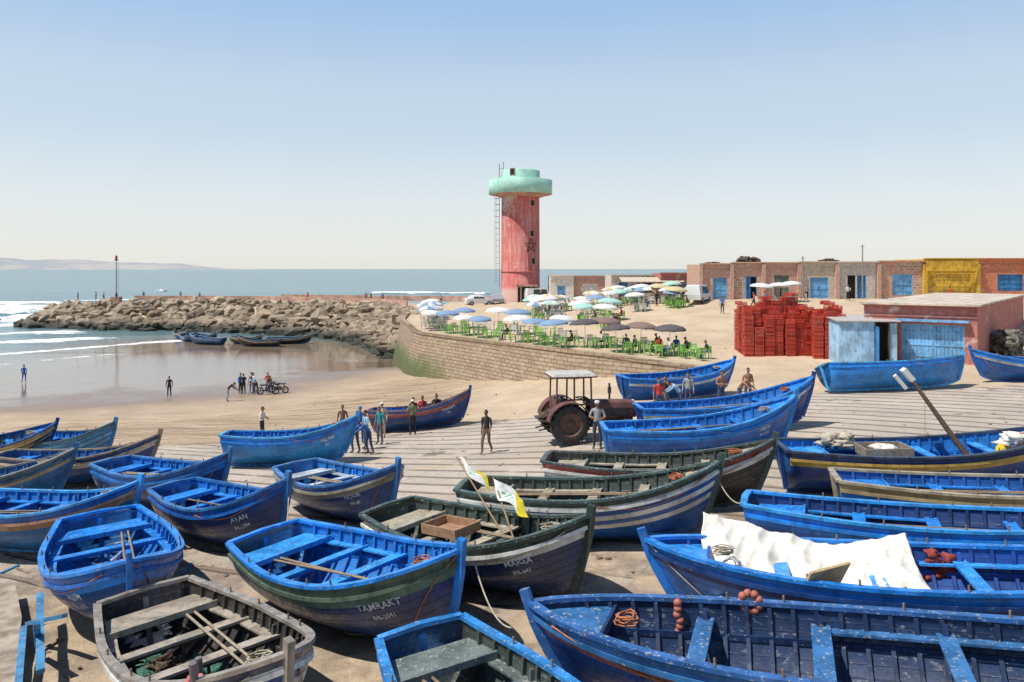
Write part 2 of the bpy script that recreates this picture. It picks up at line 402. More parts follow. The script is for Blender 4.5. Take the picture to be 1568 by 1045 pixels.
for i in range(1000):
    s=random.random()**.95;u=random.random()*1.10-.02
    c=poly_at(CR,s);b=poly_at(BS,s)
    p=Vector(b).lerp(Vector(c),u);z=-.3+5.1*min(u,1.0)-(.9*float(sstep(.85,1,s)))*u
    r=random.uniform(.55,1.45)*(1.05-.2*u)
    mb.blob((p.x+random.uniform(-.5,.5),p.y+random.uniform(-.5,.5),z+random.uniform(-.35,.25)),(r*random.uniform(.9,1.4),r*random.uniform(.8,1.1),r*random.uniform(.55,.9)),i,0,1 if i%3 else 2,.6,1.1)
for i in range(120):
    a=random.uniform(0,1);u=random.random()
    ang=math.radians(250-200*a);R=3+8*u
    p=Vector((-84+math.cos(ang)*R,155+math.sin(ang)*R*.8));r=random.uniform(.8,1.5)
    mb.blob((p.x,p.y,3.6*(1-u)),(r*1.2,r,r*.75),i+900,0,1,.55,1.1)
mb.obj('rocks',[RK],bw)
PK=paint('pink_plaster',(.46,.28,.21),.8,.55,(.48,.40,.31),2.)
mb=MB()
pw=[poly_at(CR,s/30) for s in range(8,29)]
lat=[];pts=[]
for p in pw: pts.append((p.x+2,p.y+7,5.2));lat.append((.3,.95,0))
mb.bar(pts,lat,.5,.9,0);mb.obj('breakwater_parapet_wall',[PK])
mb=MB();mb.bar([(-48,166,5.2),(-30,160,5.2),(-12,150,5.4),(-4,140,5.7)],[(.3,.95,0)]*4,.4,1.0,0);mb.obj('harbour_low_wall',[PK])
RD=paint('red_paint',(.42,.04,.03),.5,.3);WH=paint('white_paint',(.72,.70,.66),.6,.3,(.4,.35,.3))
DKM=flat('dark_steel',(.07,.065,.06),.6);RUST=flat('rusty_steel',(.17,.09,.05),.8)
GM2=flat('faded_mast_paint',(.26,.14,.12),.6)
mb=MB();mb.box((0,0,.6),(1.6,1.6,1.2),1);mb.cyl((0,0,1.2),(0,0,8.4),.10,.07,8,2)
for k in range(10): mb.box((.24,0,1.4+k*.65),(.28,.03,.03),2)
mb.cyl((.38,0,1.2),(.38,0,8),.025,.025,5,2);mb.cyl((0,0,8.3),(0,0,8.42),.45,.45,10,2);mb.cyl((0,0,8.42),(0,0,9.1),.26,.22,10,0);mb.lathe([(.26,9.1),(.18,9.3),(0,9.4)],10,0)
mb.obj('navigation_light_mast',[RD,PK,GM2],loc=(-78,157,4.3))
# ------------------------------------------------------------------ tower
def tower_mat():
    g=G('tower_red_plaster');P=g.pos();p=g.xyz(P)
    n=g.noise(.9,5,rough=.7);n2=g.noise(3,5,rough=.8)
    c=g.mix(g.ramp(n,.35,.7),(.46,.10,.09),(.52,.165,.14))
    st=g.noise(1.,5,vec=g.mapping(P,(2.5,2.5,.25)));c=g.mix(g.ramp(st,.42,.72,0,.65),c,(.60,.35,.29))
    zz=g.ramp(p[2],17.,22.5);left=g.ramp(p[0],1.8,-1.)
    pt=g.math('ADD',n2,g.math('MULTIPLY',g.math('MULTIPLY',zz,left),.20))
    pt=g.math('ADD',pt,g.math('MULTIPLY',g.math('SUBTRACT',n,.5),.4))
    c=g.mix(g.ramp(pt,.62,.65),c,(.56,.48,.40))
    c=g.mix(g.ramp(p[2],8.4,7.6,0,.7),c,(.50,.37,.31))
    return g.fin(c,.85,g.bump(n2,.4,.05))
MINT=paint('mint_paint',(.37,.66,.54),.7,.25,(.5,.5,.42),1.2,var=.12)
TZ=zu(1.3,122)-.4
tw=empty('water_tower_lookout',(1.3,122,TZ))
mb=MB()
mb.lathe([(3.15,0),(3.15,.9),(2.95,1.),(2.9,16.4)],48,0)
mb.lathe([(2.9,4.88),(3.02,4.9),(3.02,5.1),(2.9,5.12)],48,0)
mb.lathe([(2.86,16.3),(3.2,16.35),(3.9,16.6),(4.75,16.75)],48,1)
mb.lathe([(4.75,16.75),(4.85,16.8),(4.85,18.9),(4.7,18.95),(4.6,18.9),(4.6,18.2),(3,18.2)],48,2)
mb.lathe([(3.05,18.2),(2.95,18.3),(2.95,20.3),(2.85,20.4),(0,20.55)],48,2)
mb.obj('shaft',[tower_mat(),PK,MINT],tw)
mb=MB()
def on_tower(mb,ang,z,w,h,mat,r=2.93,d=.1):
    a=math.radians(ang);mb.box((math.cos(a)*r,math.sin(a)*r,z),(d,w,h),mat,rot=a)
for ang,z in [(-53,15.3),(-55,10.7),(-50,6.6),(-115,20.0)]:
    on_tower(mb,ang,z,.85,1.05,0);on_tower(mb,ang,z,.6,.85,1,2.97,.08)
on_tower(mb,-75,1.4,2.6,2.6,1,3.12,.1);on_tower(mb,-75,2.9,3.4,.3,0,3.2,.6);on_tower(mb,-60,1.4,.25,2.7,0,3.15,.3);on_tower(mb,-90,1.4,.25,2.7,0,3.15,.3)
mb.obj('openings',[PK,flat('dark_opening',(.02,.018,.018),.9)],tw)
mb=MB()
pts=[]
for k in range(5):
    a=math.radians(90+k*144);pts.append((math.cos(a)*1.15,math.sin(a)*1.15))
for k in range(5):
    (x0,z0),(x1,z1)=pts[k],pts[(k+1)%5];N=10;q=[];l=[]
    for j in range(N+1):
        u=x0+(x1-x0)*j/N;w=z0+(z1-z0)*j/N;a=math.radians(-58)+u/2.95
        q.append((math.cos(a)*2.96,math.sin(a)*2.96,8.9+w));l.append((math.cos(a),math.sin(a),0))
    mb.bar(q,l,.03,.09,0)
mb.obj('star',[flat('dark_green',(.05,.045,.02),.8)],tw)
mb=MB()
a=math.radians(183)
cx,cy=math.cos(a)*3.25,math.sin(a)*3.25-.4
for dy in(-.28,.28): mb.cyl((cx,cy+dy,2.5),(cx,cy+dy,21.4),.05,.05,6,0)
for k in range(60): mb.cyl((cx,cy-.28,2.6+k*.31),(cx,cy+.28,2.6+k*.31),.025,.025,5,0)
for k in range(16):
    z=3.5+k*.9;ring=[(cx-.45*math.sin(t)*1.5,cy-.42*math.cos(t),z) for t in [math.pi*i/8 for i in range(9)]]
    mb.rope(ring,.03)
for t in(.25,.5,.75): mb.cyl((cx-.675*math.sin(t*math.pi),cy-.42*math.cos(t*math.pi),3.5),(cx-.675*math.sin(t*math.pi),cy-.42*math.cos(t*math.pi),17),.025,.025,5,0)
mb.cyl((-2.6,-1.2,18.9),(-2.6,-1.2,21.6),.06,.06,6,0);mb.cyl((-3.2,-1.2,18.9),(-3.2,-1.2,21.2),.05,.05,6,0);mb.cyl((-3.2,-1.2,20.6),(-2.6,-1.2,20.6),.04,.04,6,0)
mb.obj('ladder',[flat('galvanised',(.35,.30,.28),.5)],tw)
# ------------------------------------------------------------------ buildings
def plaster_stone(name,pl,amount=.5):
    g=G(name);P=g.pos();p=g.xyz(P)
    cv=g.new('ShaderNodeCombineXYZ');g.l.new(g.math('ADD',p[0],g.math('MULTIPLY',p[1],.7)),cv.inputs[0]);g.l.new(p[2],cv.inputs[1])
    b=g.new('ShaderNodeTexBrick');g.l.new(cv.outputs[0],b.inputs[0]);b.inputs['Scale'].default_value=1.;b.inputs['Brick Width'].default_value=.55;b.inputs['Row Height'].default_value=.30;b.inputs['Mortar Size'].default_value=.05
    b.inputs['Color1'].default_value=(.40,.17,.11,1);b.inputs['Color2'].default_value=(.52,.38,.25,1);b.inputs['Mortar'].default_value=(.58,.50,.41,1)
    n=g.noise(.55,5,rough=.65);n2=g.noise(3,5,rough=.75)
    c=g.mix(g.ramp(n2,.35,.7),tuple(x*.75 for x in pl),tuple(min(1,x*1.15) for x in pl))
    t=.72-amount*.32
    m=g.ramp(g.math('ADD',n,g.math('MULTIPLY',g.math('SUBTRACT',n2,.5),.25)),t,t+.03)
    c=g.mix(m,c,b.outputs[0])
    c=g.mix(g.ramp(g.noise(1.5,5,vec=g.mapping(P,(1,1,.2))),.55,.8,0,.6),c,tuple(x*.4 for x in pl))
    c=g.mix(g.ramp(g.noise(1.1,4),.60,.70,0,.7),c,(.58,.50,.42))
    return g.fin(c,.88,g.bump(g.math('ADD',n2,g.math('MULTIPLY',m,b.outputs['Fac'])),.5,.04))
SAL=plaster_stone('salmon_stone_wall',(.60,.35,.25),.6);SAL2=plaster_stone('pink_wall',(.60,.36,.28),.25);BEI=plaster_stone('beige_wall',(.60,.51,.40),.5)
GRY=plaster_stone('cream_wall',(.60,.54,.47),.25);YEL=plaster_stone('yellow_wall',(.66,.42,.05),.05);ORG=plaster_stone('orange_wall',(.60,.22,.12),.15)
REDW=plaster_stone('red_wall',(.46,.18,.15),.2);WHW=plaster_stone('whitewash_wall',(.72,.68,.62),.15)
BLD=paint('blue_door',(.14,.38,.66),.6,.7,(.50,.55,.58),3.);BLD2=paint('blue_door_deep',(.03,.20,.48),.6,.4,(.45,.5,.5),3.)
GRN=paint('grey_green_door',(.16,.19,.15),.6,.4);DARK=flat('dark_interior',(.015,.014,.013),.9);ROOF=flat('roof_screed',(.40,.33,.27),.9)
def house(name,w,d,h,wall,openings,parent_loc,rz=0,cornice=None,base=1.5):
    E=empty(name,parent_loc,(0,0,rz));mb=MB();T=.3
    ops=sorted(openings,key=lambda o:o[0]);x=0
    for (a,b,z0,z1,m,k) in ops:
        if a>x: mb.box(((x+a)/2,T/2,(h-base)/2),(a-x,T,h+base))
        mb.box(((a+b)/2,T/2,(z1+h)/2),(b-a,T,h-z1))
        mb.box(((a+b)/2,T/2,(z0-base)/2),(b-a,T,z0+base));x=b
    if x<w: mb.box(((x+w)/2,T/2,(h-base)/2),(w-x,T,h+base))
    mb.box((T/2,(d+T)/2,(h-base)/2),(T,d-T,h+base));mb.box((w-T/2,(d+T)/2,(h-base)/2),(T,d-T,h+base))
    mb.box((w/2,d-T/2,(h-base)/2),(w-2*T,T,h+base))
    mb.obj('walls',[wall],E)
    mb=MB();mb.box((w/2,d/2,h-.25),(w-2*T,d-2*T,.12));mb.obj('roof',[ROOF],E)
    mb=MB();mb.box((w/2,-.06,h+.07),(w+.1,.5,.14));mb.box((w/2,-.03,h-.62),(w,.08,.1));mb.obj('cornice',[cornice or wall],E)
    for (a,b,z0,z1,m,k) in ops:
        mb=MB();W=b-a;Hh=z1-z0
        mb.box(((a+b)/2,T+.25,(z0+z1)/2),(W+.3,.02,Hh+.3),2)
        if k=='door':
            n=max(3,int(W/.22))
            for i in range(n): mb.box((a+(i+.5)*W/n,.17+.01*(i%2),(z0+z1)/2-.01),(W/n-.015,.05,Hh-.06),0)
            for zz in(.22,.5,.8): mb.box(((a+b)/2,.125,z0+Hh*zz),(W-.15,.04,.12),0)
            mb.box(((a+b)/2,.12,(z0+z1)/2),(.05,.03,Hh-.1),1)
        elif k=='half':
            n=max(2,int(W/.44))
            for i in range(n): mb.box((a+(i+.5)*W/2/n,.17,(z0+z1)/2-.01),(W/2/n-.015,.05,Hh-.06),0)
            mb.box((a+.02,-.02,(z0+z1)/2),(.05,.5,Hh-.1),0)
        for xx in(a+.04,b-.04): mb.box((xx,.07,(z0+z1)/2),(.08,.1,Hh),1)
        mb.box(((a+b)/2,.07,z1-.04),(W-.16,.1,.08),1)
        mb.obj('door',[m,m,DARK],E)
    return E
sx=[21.3,24.8,28.4,32.4,36.7,41.4,46.6,52.6,58.2,65,72]
Zs=7.2
specs=[(SAL,[(1.4,3.0,.2,2.8,BLD,'door')],4.4),(SAL,[(1.6,2.9,.2,2.9,BLD2,'half')],4.5),(SAL2,[(1.2,2.9,.2,3.0,GRN,'door')],4.45),(BEI,[(1.3,3.4,.2,2.7,BLD,'door')],4.5),
(GRY,[(1.2,2.1,.2,2.9,DARK,'door'),(2.3,3.3,.2,2.9,BLD2,'door')],4.45),(SAL,[(1.6,3.9,.6,3.0,BLD,'door')],4.5),(YEL,[(.6,5.3,.3,3.0,paint('yellow_shutter',(.62,.38,.03),.5,.2),'door')],4.75),
(ORG,[(2.3,5.2,1.,2.9,BLD2,'door')],4.7),(ORG,[(1,3,.2,2.8,BLD2,'door')],4.7),(BEI,[(2,4,.2,2.8,GRN,'door')],4.5)]
for i,(w,o,h) in enumerate(specs):
    house('market_shop_building',sx[i+1]-sx[i]-.02,7,h-.1,w,o,(sx[i],90+.06*(i%2),Zs+.04*i),0,base=1.2)
    mb=MB();mb.box((0,0,2),(.4,.35,4.6));mb.obj('pilaster_column',[SAL2 if i<6 else YEL],loc=(sx[i],89.86,Zs))
mb=MB()
for i in range(14): mb.box((46.75+i*.42,89.45,Zs+4.1+.02*(i%2)),(.4,.14,1.15))
mb.obj('yellow_rolling_shutter_canopy',[paint('yellow_sheet',(.62,.36,.02),.5,.3)])
NET=flat('brown_net',(.10,.07,.05),.95,var=.6,scale=14)
for (x,w,h) in [(23.0,1.2,.35),(27.4,1.7,1.1),(36.3,1.7,.8),(49,1.,.3)]:
    mb=MB()
    for k in range(22): mb.blob((random.uniform(-w,w)*.6,random.uniform(-.6,.6),random.uniform(0,h*.7)*(1-.5*random.random())),(w*.28,.4,h*.25),k+x,0,2,.9,3.5)
    mb.obj('fishing_net_pile',[NET],loc=(x,92,Zs+4.35))
for x,h in[(39.3,2.2),(32.6,.9)]:
    mb=MB();mb.cyl((0,0,-4.5),(0,0,h),.09,.07,8);mb.box((0,0,h-.2),(.5,.05,.05));mb.obj('utility_pole',[flat('pole_wood',(.3,.25,.2),.8)],loc=(x,89.3,Zs+4.3))
house('white_cafe_building',3.4,8,3.9,WHW,[(1.0,2.2,.3,2.4,BLD,'door')],(5.6,116,6.1),0)
house('low_pink_building',6.6,7,3.7,SAL2,[(1.2,3.4,.3,2.6,WH,'door'),(4.6,5.6,1.2,2.2,GRN,'door')],(9.1,117,6.2),0)
house('grey_cafe_building',9,7,3.2,GRY,[(1,2.2,.2,2.3,BLD2,'door'),(3.5,5.5,.9,2.2,DARK,'door'),(6.8,8,.2,2.3,GRN,'door')],(13.2,106,6.9),0)
house('red_cafe_building',4.6,6,3.4,REDW,[(.6,2,.2,2.3,DARK,'door'),(2.8,3.9,.9,2.2,BLD,'door')],(19.0,102,7.0),0)
mb=MB()
for i in range(22): mb.box((14.2+i*.36,102.8,9.6+.03*(i%2)),(.35,3.4,.05),0,rot=Matrix.Rotation(.16,3,'X'))
for x in(14.2,17,19.6,22): mb.cyl((x,101.3,6.5),(x,101.3,9.4),.07,.07,6,1)
mb.obj('cafe_awning_shelter',[flat('cane_roof',(.55,.47,.36),.9),DKM])
TH=math.radians(38)
E=house('red_warehouse_building',6.6,26,3.75,REDW,[(2.3,5.9,.0,2.6,BLD,'door')],(28.7-6.6*math.cos(TH),49.2+6.6*math.sin(TH)*.98,4.85),-TH,base=1.2)
mb=MB();mb.box((3.3,12.9,3.88),(7.0,26.6,.12));mb.obj('roof_slab',[flat('roof_cream',(.52,.44,.36),.9,scale=1.2,var=.3)],E)
mb=MB();mb.box((4.1,-.25,2.85),(4.2,.35,.14));mb.obj('door_lintel_ledge',[BLD],E)
mb=MB()
for k in range(40): mb.blob((7.4+random.uniform(-.5,.7),5+random.uniform(0,3.5),random.uniform(0,1.8)),(.35,.45,.25),k,0,2,.8,3.)
mb.obj('net_heap',[flat('grey_net',(.17,.16,.14),.95,var=.5)],E)
E=empty('blue_storage_shed',(21.2,51.6,4.75),(0,0,math.radians(-8)))
mb=MB();BSH=paint('pale_blue_sheet',(.32,.54,.74),.6,.6,(.45,.36,.28),3.)
for i in range(9): mb.box((.12+i*.24,0,1.4),(.235,.05+.02*(i%2),2.9),0)
for i in range(5): mb.box((3.1+i*.1,.05,1.35),(.1,.05,2.8),0)
mb.box((2.2,0,1.4),(.1,.12,2.95),1);mb.box((3.05,0,1.4),(.1,.12,2.95),1);mb.box((2.63,.5,1.35),(.75,.03,2.7),2)
for i in range(4): mb.box((2.25-.02,-.12-i*.17,1.3),(.04,.165,2.5),3)
mb.box((1.8,2.3,2.95),(3.9,5.0,.07),4,rot=Matrix.Rotation(.03,3,'X'))
mb.box((.02,2.3,1.4),(.06,4.5,2.85),0);mb.box((3.55,2.3,1.4),(.06,4.5,2.85),5);mb.box((1.8,4.6,1.4),(3.6,.06,2.85),5)
mb.obj('sheet_walls',[BSH,DKM,DARK,BLD2,flat('tin_roof',(.45,.42,.40),.6),RUST],E)
def crate_mat():
    g=G('red_crate_plastic');r=g.new('ShaderNodeNewGeometry').outputs['Random Per Island'];n=g.noise(1.2,4)
    c=g.mix(r,(.34,.02,.012),(.70,.095,.05));c=g.mix(g.ramp(n,.5,.7,0,.5),c,(.55,.17,.11));return g.fin(c,.5)
CM=crate_mat()
def crate(mb,x,y,z,rz):
    R=Matrix.Rotation(rz,3,'Z');w,d,h=.62,.42,.27
    def bx(c,s): mb.box(Vector((x,y,z))+R@Vector(c),s,0,rot=rz)
    for sgn in(-1,1):
        for k,(zz_,hh) in enumerate([(.05,.06),(.14,.045),(.235,.045)]):
            bx((0,sgn*d/2,zz_),(w,.02,hh));bx((sgn*w/2,0,zz_),(.02,d-.025,hh))
        for s2 in(-1,0,1): bx((s2*(w/2-.03),sgn*(d/2-.014),h/2),(.045,.018,h-.03))
    bx((0,0,.03),(w-.04,d-.04,.02))
def stack(x0,y0,nc,nr,hs,rz):
    mb=MB();random.seed(int(x0*10));R=Matrix.Rotation(rz,3,'Z')
    for r in range(nr):
        for c in range(nc):
            H=hs(c,r);p=R@Vector((c*.71+random.uniform(-.03,.03),r*.52+random.uniform(-.1,.1),0));aa=rz+random.uniform(-.07,.07)
            for k in range(H):
                if r>0 and r<nr-1 and 0<c<nc-1 and k<H-4: continue
                crate(mb,p.x+random.uniform(-.02,.02),p.y+random.uniform(-.02,.02),k*.278,aa+random.uniform(-.03,.03))
    for k in range(7):
        c=random.randrange(nc);p=R@Vector((c*.71,random.randrange(nr)*.52,0));crate(mb,p.x,p.y,hs(c,1)*.28+.02,rz+random.uniform(0,1.5))
    mb.obj('red_fish_crate_stack',[CM],loc=(x0,y0,zm(x0+2,y0)-.15))
random.seed(11);HT=[[random.choice([9,10,10,11,12,12,13]) for _ in range(10)] for _ in range(10)]
stack(16.8,56.6,7,7,lambda c,r:HT[c][r]-(2 if r==0 and c%3==1 else 0)+(1 if r>3 else 0),-.06)
stack(21.0,54.6,3,8,lambda c,r:11+HT[c+4][r]%3,-.25)
stack(19.6,61.5,5,3,lambda c,r:12+HT[c][r]%3,.05)
# ------------------------------------------------------------------ boats
BR=(.008,.20,.64);MD=(.006,.11,.42);NV=(.004,.045,.19);DG=(.030,.055,.045);GRN_=(.055,.08,.065);CY=(.04,.30,.58)
WHT=(.62,.62,.58);YLW=(.50,.33,.10);REDp=(.30,.05,.04);BLK=(.02,.02,.02)
ROPE=flat('orange_rope',(.45,.16,.07),.9);ROPE2=flat('hemp_rope',(.42,.36,.27),.9)
def boatfun(L,B,D,bow=.62):
    def f(t):
        if t<.42: return .66+.34*math.sin(math.pi/2*t/.42)
        u=min(1.,(t-.42)/.58);return max(0.012,max(0.,1-u**2.6)**.80)
    def sz(t):
        return D+(.14*((.42-t)/.42)**2 if t<.42 else bow*((t-.42)/.58)**2.1)
    def kz(t): return .02+.30*max(0,(t-.68)/.32)**2+.06*(max(0,.2-t)/.2)**2
    def S(t,v,side,inset=0.):
        b=B/2*f(t);z0=kz(t);z1=sz(t);bw=max(0,(t-.55)/.45)
        v=max(0.,v)
        a=1-max(0.,1-v)**(2.5-1.1*bw);w=b*(a*(.86+.14*v))
        pz=v**(1.25-.25*bw)
        x=L*(t-.5)-.55*(t**7)*max(0.,1-v)**1.3-(.14*v*max(0,1-t/.15))
        w=max(.006,w-inset)
        z=z0+(z1-z0)*pz
        if inset: z=max(z,z0+.06)
        return Vector((x,side*w,z))
    return S,sz,f
def hull_text(S,L,txt,side,t0,v0,h,mat,parent):
    cu=bpy.data.curves.new('t','FONT');cu.body=txt;cu.size=h;cu.resolution_u=2;cu.offset=.003
    ob=bpy.data.objects.new('t',cu);me0=ob.to_mesh();bm=bmesh.new();bm.from_mesh(me0);ob.to_mesh_clear()
    bmesh.ops.subdivide_edges(bm,edges=[e for e in bm.edges if e.calc_length()>.06],cuts=1)
    W=max([v.co.x for v in bm.verts]+[0.01])
    for v in bm.verts:
        xx=v.co.x-W/2;dirn=1 if side<0 else -1
        t=t0+dirn*xx/L;vv=v0+v.co.y/1.4+.008*math.sin(v.co.x*23)
        p=S(min(.985,max(.01,t)),min(1,vv),side);p.y+=side*.012;v.co=p
    me=bpy.data.meshes.new('name_lettering');bm.to_mesh(me);bm.free();me.materials.append(mat)
    o=bpy.data.objects.new('name_lettering',me);COL.objects.link(o);o.parent=parent
    bpy.data.objects.remove(ob);bpy.data.curves.remove(cu)
LET=flat('lettering_white',(.55,.60,.64),.6,var=.35,scale=30)
def boat(x,y,hd,L=5.2,B=2.25,D=1.05,hull=NV,band=MD,stripe=YLW,inner=BR,rail=BR,thw=BR,bow=.66,heel=0,pitch=0,text=None,wear=.35,z=None,ntw=4,clutter=0,zfn=zl,floor=None,stripes=None,name='fishing_boat',detail=True,deck=True,oars=1):
    S,sz,f=boatfun(L,B,D,bow)
    h=math.radians(hd)
    if z is None:
        dx,dy=math.cos(h)*L*.38,math.sin(h)*L*.38
        zf=zfn(x+dx,y+dy);zb=zfn(x-dx,y-dy)
        pitch=pitch-math.degrees(math.atan2(zf-zb,L*.76));z=(zf+zb)/2
        sxv=zfn(x-math.sin(h)*.8,y+math.cos(h)*.8)-zfn(x+math.sin(h)*.8,y-math.cos(h)*.8)
        heel=heel+math.degrees(math.atan2(sxv,1.6))*.8
    E=empty(name,(x,y,z+.04+abs(math.sin(math.radians(heel)))*.25))
    E.rotation_euler=(math.radians(heel),math.radians(pitch),h)
    rnd=random.Random(int((x+50)*91+y*13))
    NT,NV_=26,12
    ts=[i/NT for i in range(NT+1)]
    vs=[];uvs=[];fs=[];mi=[]
    for side in(1,-1):
        for inset in(0,.045):
            o=len(vs)
            for t in ts:
                for k in range(NV_+1): v=k/NV_;p=S(t,v,side,inset);vs.append(p);uvs.append((t*L,v))
            for i in range(NT):
                for k in range(NV_):
                    a=o+i*(NV_+1)+k;q=[a,a+NV_+1,a+NV_+2,a+1]
                    if (side==1)!=(inset==0): q=q[::-1]
                    fs.append(q)
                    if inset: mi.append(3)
                    else:
                        if stripes: mi.append([0,0,0,0,0,0,2,0,2,0,2,1][k])
                        else: mi.append(1 if k>=10 else (2 if k==9 else 0))
    n1=(NT+1)*(NV_+1)
    for sgn,o in((1,0),(-1,2*n1)):
        for i in range(NT):
            a=o+i*(NV_+1)+NV_;q=[a,a+NV_+1,a+NV_+1+n1,a+n1];fs.append(q if sgn<0 else q[::-1]);mi.append(1)
    for k in range(NV_):
        fs.append([k,k+1,2*n1+k+1,2*n1+k]);mi.append(1 if k>=9 else 0)
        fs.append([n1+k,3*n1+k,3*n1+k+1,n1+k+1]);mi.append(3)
    me=bpy.data.meshes.new('hull');me.from_pydata(vs,[],fs);ul=me.uv_layers.new()
    li=np.zeros(len(me.loops),np.int32);me.loops.foreach_get('vertex_index',li)
    ul.data.foreach_set('uv',np.array(uvs,np.float32)[li].ravel())
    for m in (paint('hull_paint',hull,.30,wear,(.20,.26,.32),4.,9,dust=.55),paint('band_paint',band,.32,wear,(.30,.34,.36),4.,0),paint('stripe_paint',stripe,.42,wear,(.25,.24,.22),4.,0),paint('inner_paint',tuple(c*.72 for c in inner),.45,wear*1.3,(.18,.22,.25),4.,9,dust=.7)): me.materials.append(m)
    me.polygons.foreach_set('material_index',mi);me.polygons.foreach_set('use_smooth',[True]*len(me.polygons))
    o=bpy.data.objects.new('hull',me);COL.objects.link(o);o.parent=E
    mb=MB()
    for side in(1,-1):
        pts=[S(t,1,side,.02)+Vector((0,0,.025)) for t in ts]
        lat=[]
        for i in range(NT+1):
            t=(pts[min(i+1,NT)]-pts[max(0,i-1)]);l=Vector((-t.y,t.x,0)).normalized();lat.append(l)
        mb.bar(pts,lat,.13,.06,0)
        pts=[S(t,.87,side,-.02) for t in ts];mb.bar(pts,lat,.05,.07,1)
        if detail:
            pts=[S(t,.70,side,.075) for t in ts[:-2]];mb.bar(pts,lat[:-2],.035,.09,2)
    a=S(0,1,1,.02);b=S(0,1,-1,.02);up=Vector((0,0,.03))
    mb.bar([a+up,(a+b)/2+up+Vector((-.03,0,.03)),b+up],[(1,0,0)]*3,.14,.06,0)
    mb.obj('gunwale_rail',[paint('rail_paint',rail,.38,wear*1.5,(.50,.52,.50),7.),paint('rub_rail_paint',stripe if rnd.random()<.6 else band,.5,wear,(.4,.35,.28),6.),paint('stringer_paint',inner,.5,wear,(.4,.4,.36),5.)],E)
    if detail:
        mb=MB();nr=int(L*3)
        for i in range(1,nr):
            t=i/nr*.93+.02
            for side in(1,-1):
                pts=[S(t,v,side,.07) for v in(.12,.3,.5,.7,.85,.985)]
                mb.bar(pts,[(1,0,0)]*6,.055,.06,0)
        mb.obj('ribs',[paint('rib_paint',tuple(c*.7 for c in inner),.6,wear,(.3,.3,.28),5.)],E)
    mb=MB()
    tl=[.30,.50,.70] if ntw==4 else [.24,.38,.53,.68][:ntw]
    def half(t,zh):
        for k in range(41):
            p=S(t,k/40,1,.05)
            if p.z>=zh: return p.y
        return S(t,1,1,.05).y
    for t in tl:
        zh=sz(t)-.22;w=half(t,zh);mb.box((L*(t-.5),0,zh),(.22+.04*rnd.random(),2*w-.02,.045),0)
        mb.box((L*(t-.5),0,zh-.06),(.06,2*w-.06,.07),1)
        mb.cyl((L*(t-.5),0,.15),(L*(t-.5),0,zh-.05),.03,.03,6,1)
        for s_ in(1,-1): mb.box((L*(t-.5),s_*(w-.06),zh+.095),(.08,.1,.14),1,taper=(.6,.5))
    zh=sz(.06)-.20;w=half(.06,zh);mb.add([(L*(-.49),-w+.03,zh),(L*(-.49),w-.03,zh),(L*(-.36),half(.14,zh)-.02,zh),(L*(-.36),-half(.14,zh)+.02,zh)],[(0,3,2,1)],0)
    mb.box((L*(-.355),0,zh-.02),(.05,2*half(.14,zh)-.05,.1),0)
    for s_ in (1,-1):
        pts=[];lat=[]
        for t in(.13,.22,.30,.40,.50): zz_=sz(t)-.25;pts.append((L*(t-.5),s_*(half(t,zz_)-.10),zz_));lat.append((0,1,0))
        if ntw==4: mb.bar(pts,lat,.17,.035,0)
    if deck:
        t0=.86;pz=-.09
        p0=S(t0,1,1,.05);pp=[S(t0,1,1,.05),S(t0,1,-1,.05),S(.92,1,-1,.04),S(.985,1,-1,.02),S(.985,1,1,.02),S(.92,1,1,.04)]
        mb.add([p+Vector((0,0,pz)) for p in pp],[(0,1,2,3,4,5)],0)
        mb.box((p0.x,0,p0.z-.12),(.05,2*p0.y,.12),1)
    mb.obj('thwarts',[paint('thwart_paint',thw,.45,wear*1.6,(.50,.52,.48),7.),paint('knee_paint',inner,.6,wear,(.3,.3,.28),5.)],E)
    mb=MB()
    for j in range(5):
        yy=(j-2)*.2
        n=8;pts=[]
        for i in range(n+1):
            t=.06+.74*i/n;zf=.20;w=half(t,zf)
            if abs(yy)<w+.06: pts.append((L*(t-.5),yy*min(1,w/.5),zf))
        if len(pts)>1: mb.bar(pts,[(0,1,0)]*len(pts),.17*min(1,B/2),.025,0)
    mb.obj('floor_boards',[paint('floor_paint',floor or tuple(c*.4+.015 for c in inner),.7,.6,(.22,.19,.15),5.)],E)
    mb=MB()
    stem=[S(1,v,1)*1 for v in(0,.2,.4,.6,.8,1.)]
    for p in stem:p.y=0
    e=stem[-1]+(stem[-1]-stem[-2]).normalized()*.22;stem.append(e)
    mb.bar([p+Vector((.03,0,0)) for p in stem],[(0,1,0)]*7,.10,.14,0)
    kp=[]
    for t in(0,.2,.4,.6,.8,.93,1.):
        p=S(t,0,1);p.y=0;p.z-=.03;kp.append(p)
    mb.bar(kp,[(0,1,0)]*7,.09,.10,0)
    p=S(0,1,1);q=S(0,0,1);mb.bar([Vector((q.x-.04,0,q.z)),Vector((p.x-.06,0,p.z+.05))],[(0,1,0)]*2,.1,.1,0)
    for t in(.2,.36,.56,.66):
        for s_ in(1,-1):
            p=S(t,1,s_,.03);mb.cyl(p,p+Vector((0,0,.15)),.02,.016,6,1)
    mb.obj('stem_and_keel',[paint('stem_paint',rail if rnd.random()<.5 else hull,.5,wear,(.4,.36,.3),5.),flat('pin_wood',(.22,.16,.11),.8)],E)
    mb=MB();cx=L*.30;rz_=sz(.82)-.02
    pr=[]
    for k in range(40):
        a=k*.9;r=.10+.08*rnd.random();pr.append(Vector((cx+math.cos(a)*r+rnd.uniform(-.05,.05)+.2,math.sin(a)*r+rnd.uniform(-.05,.05),rz_+.0+.003*k)))
    mb.rope(pr,.011)
    bt=S(.995,1,1);bt.y=0
    side=-1 if rnd.random()<.5 else 1
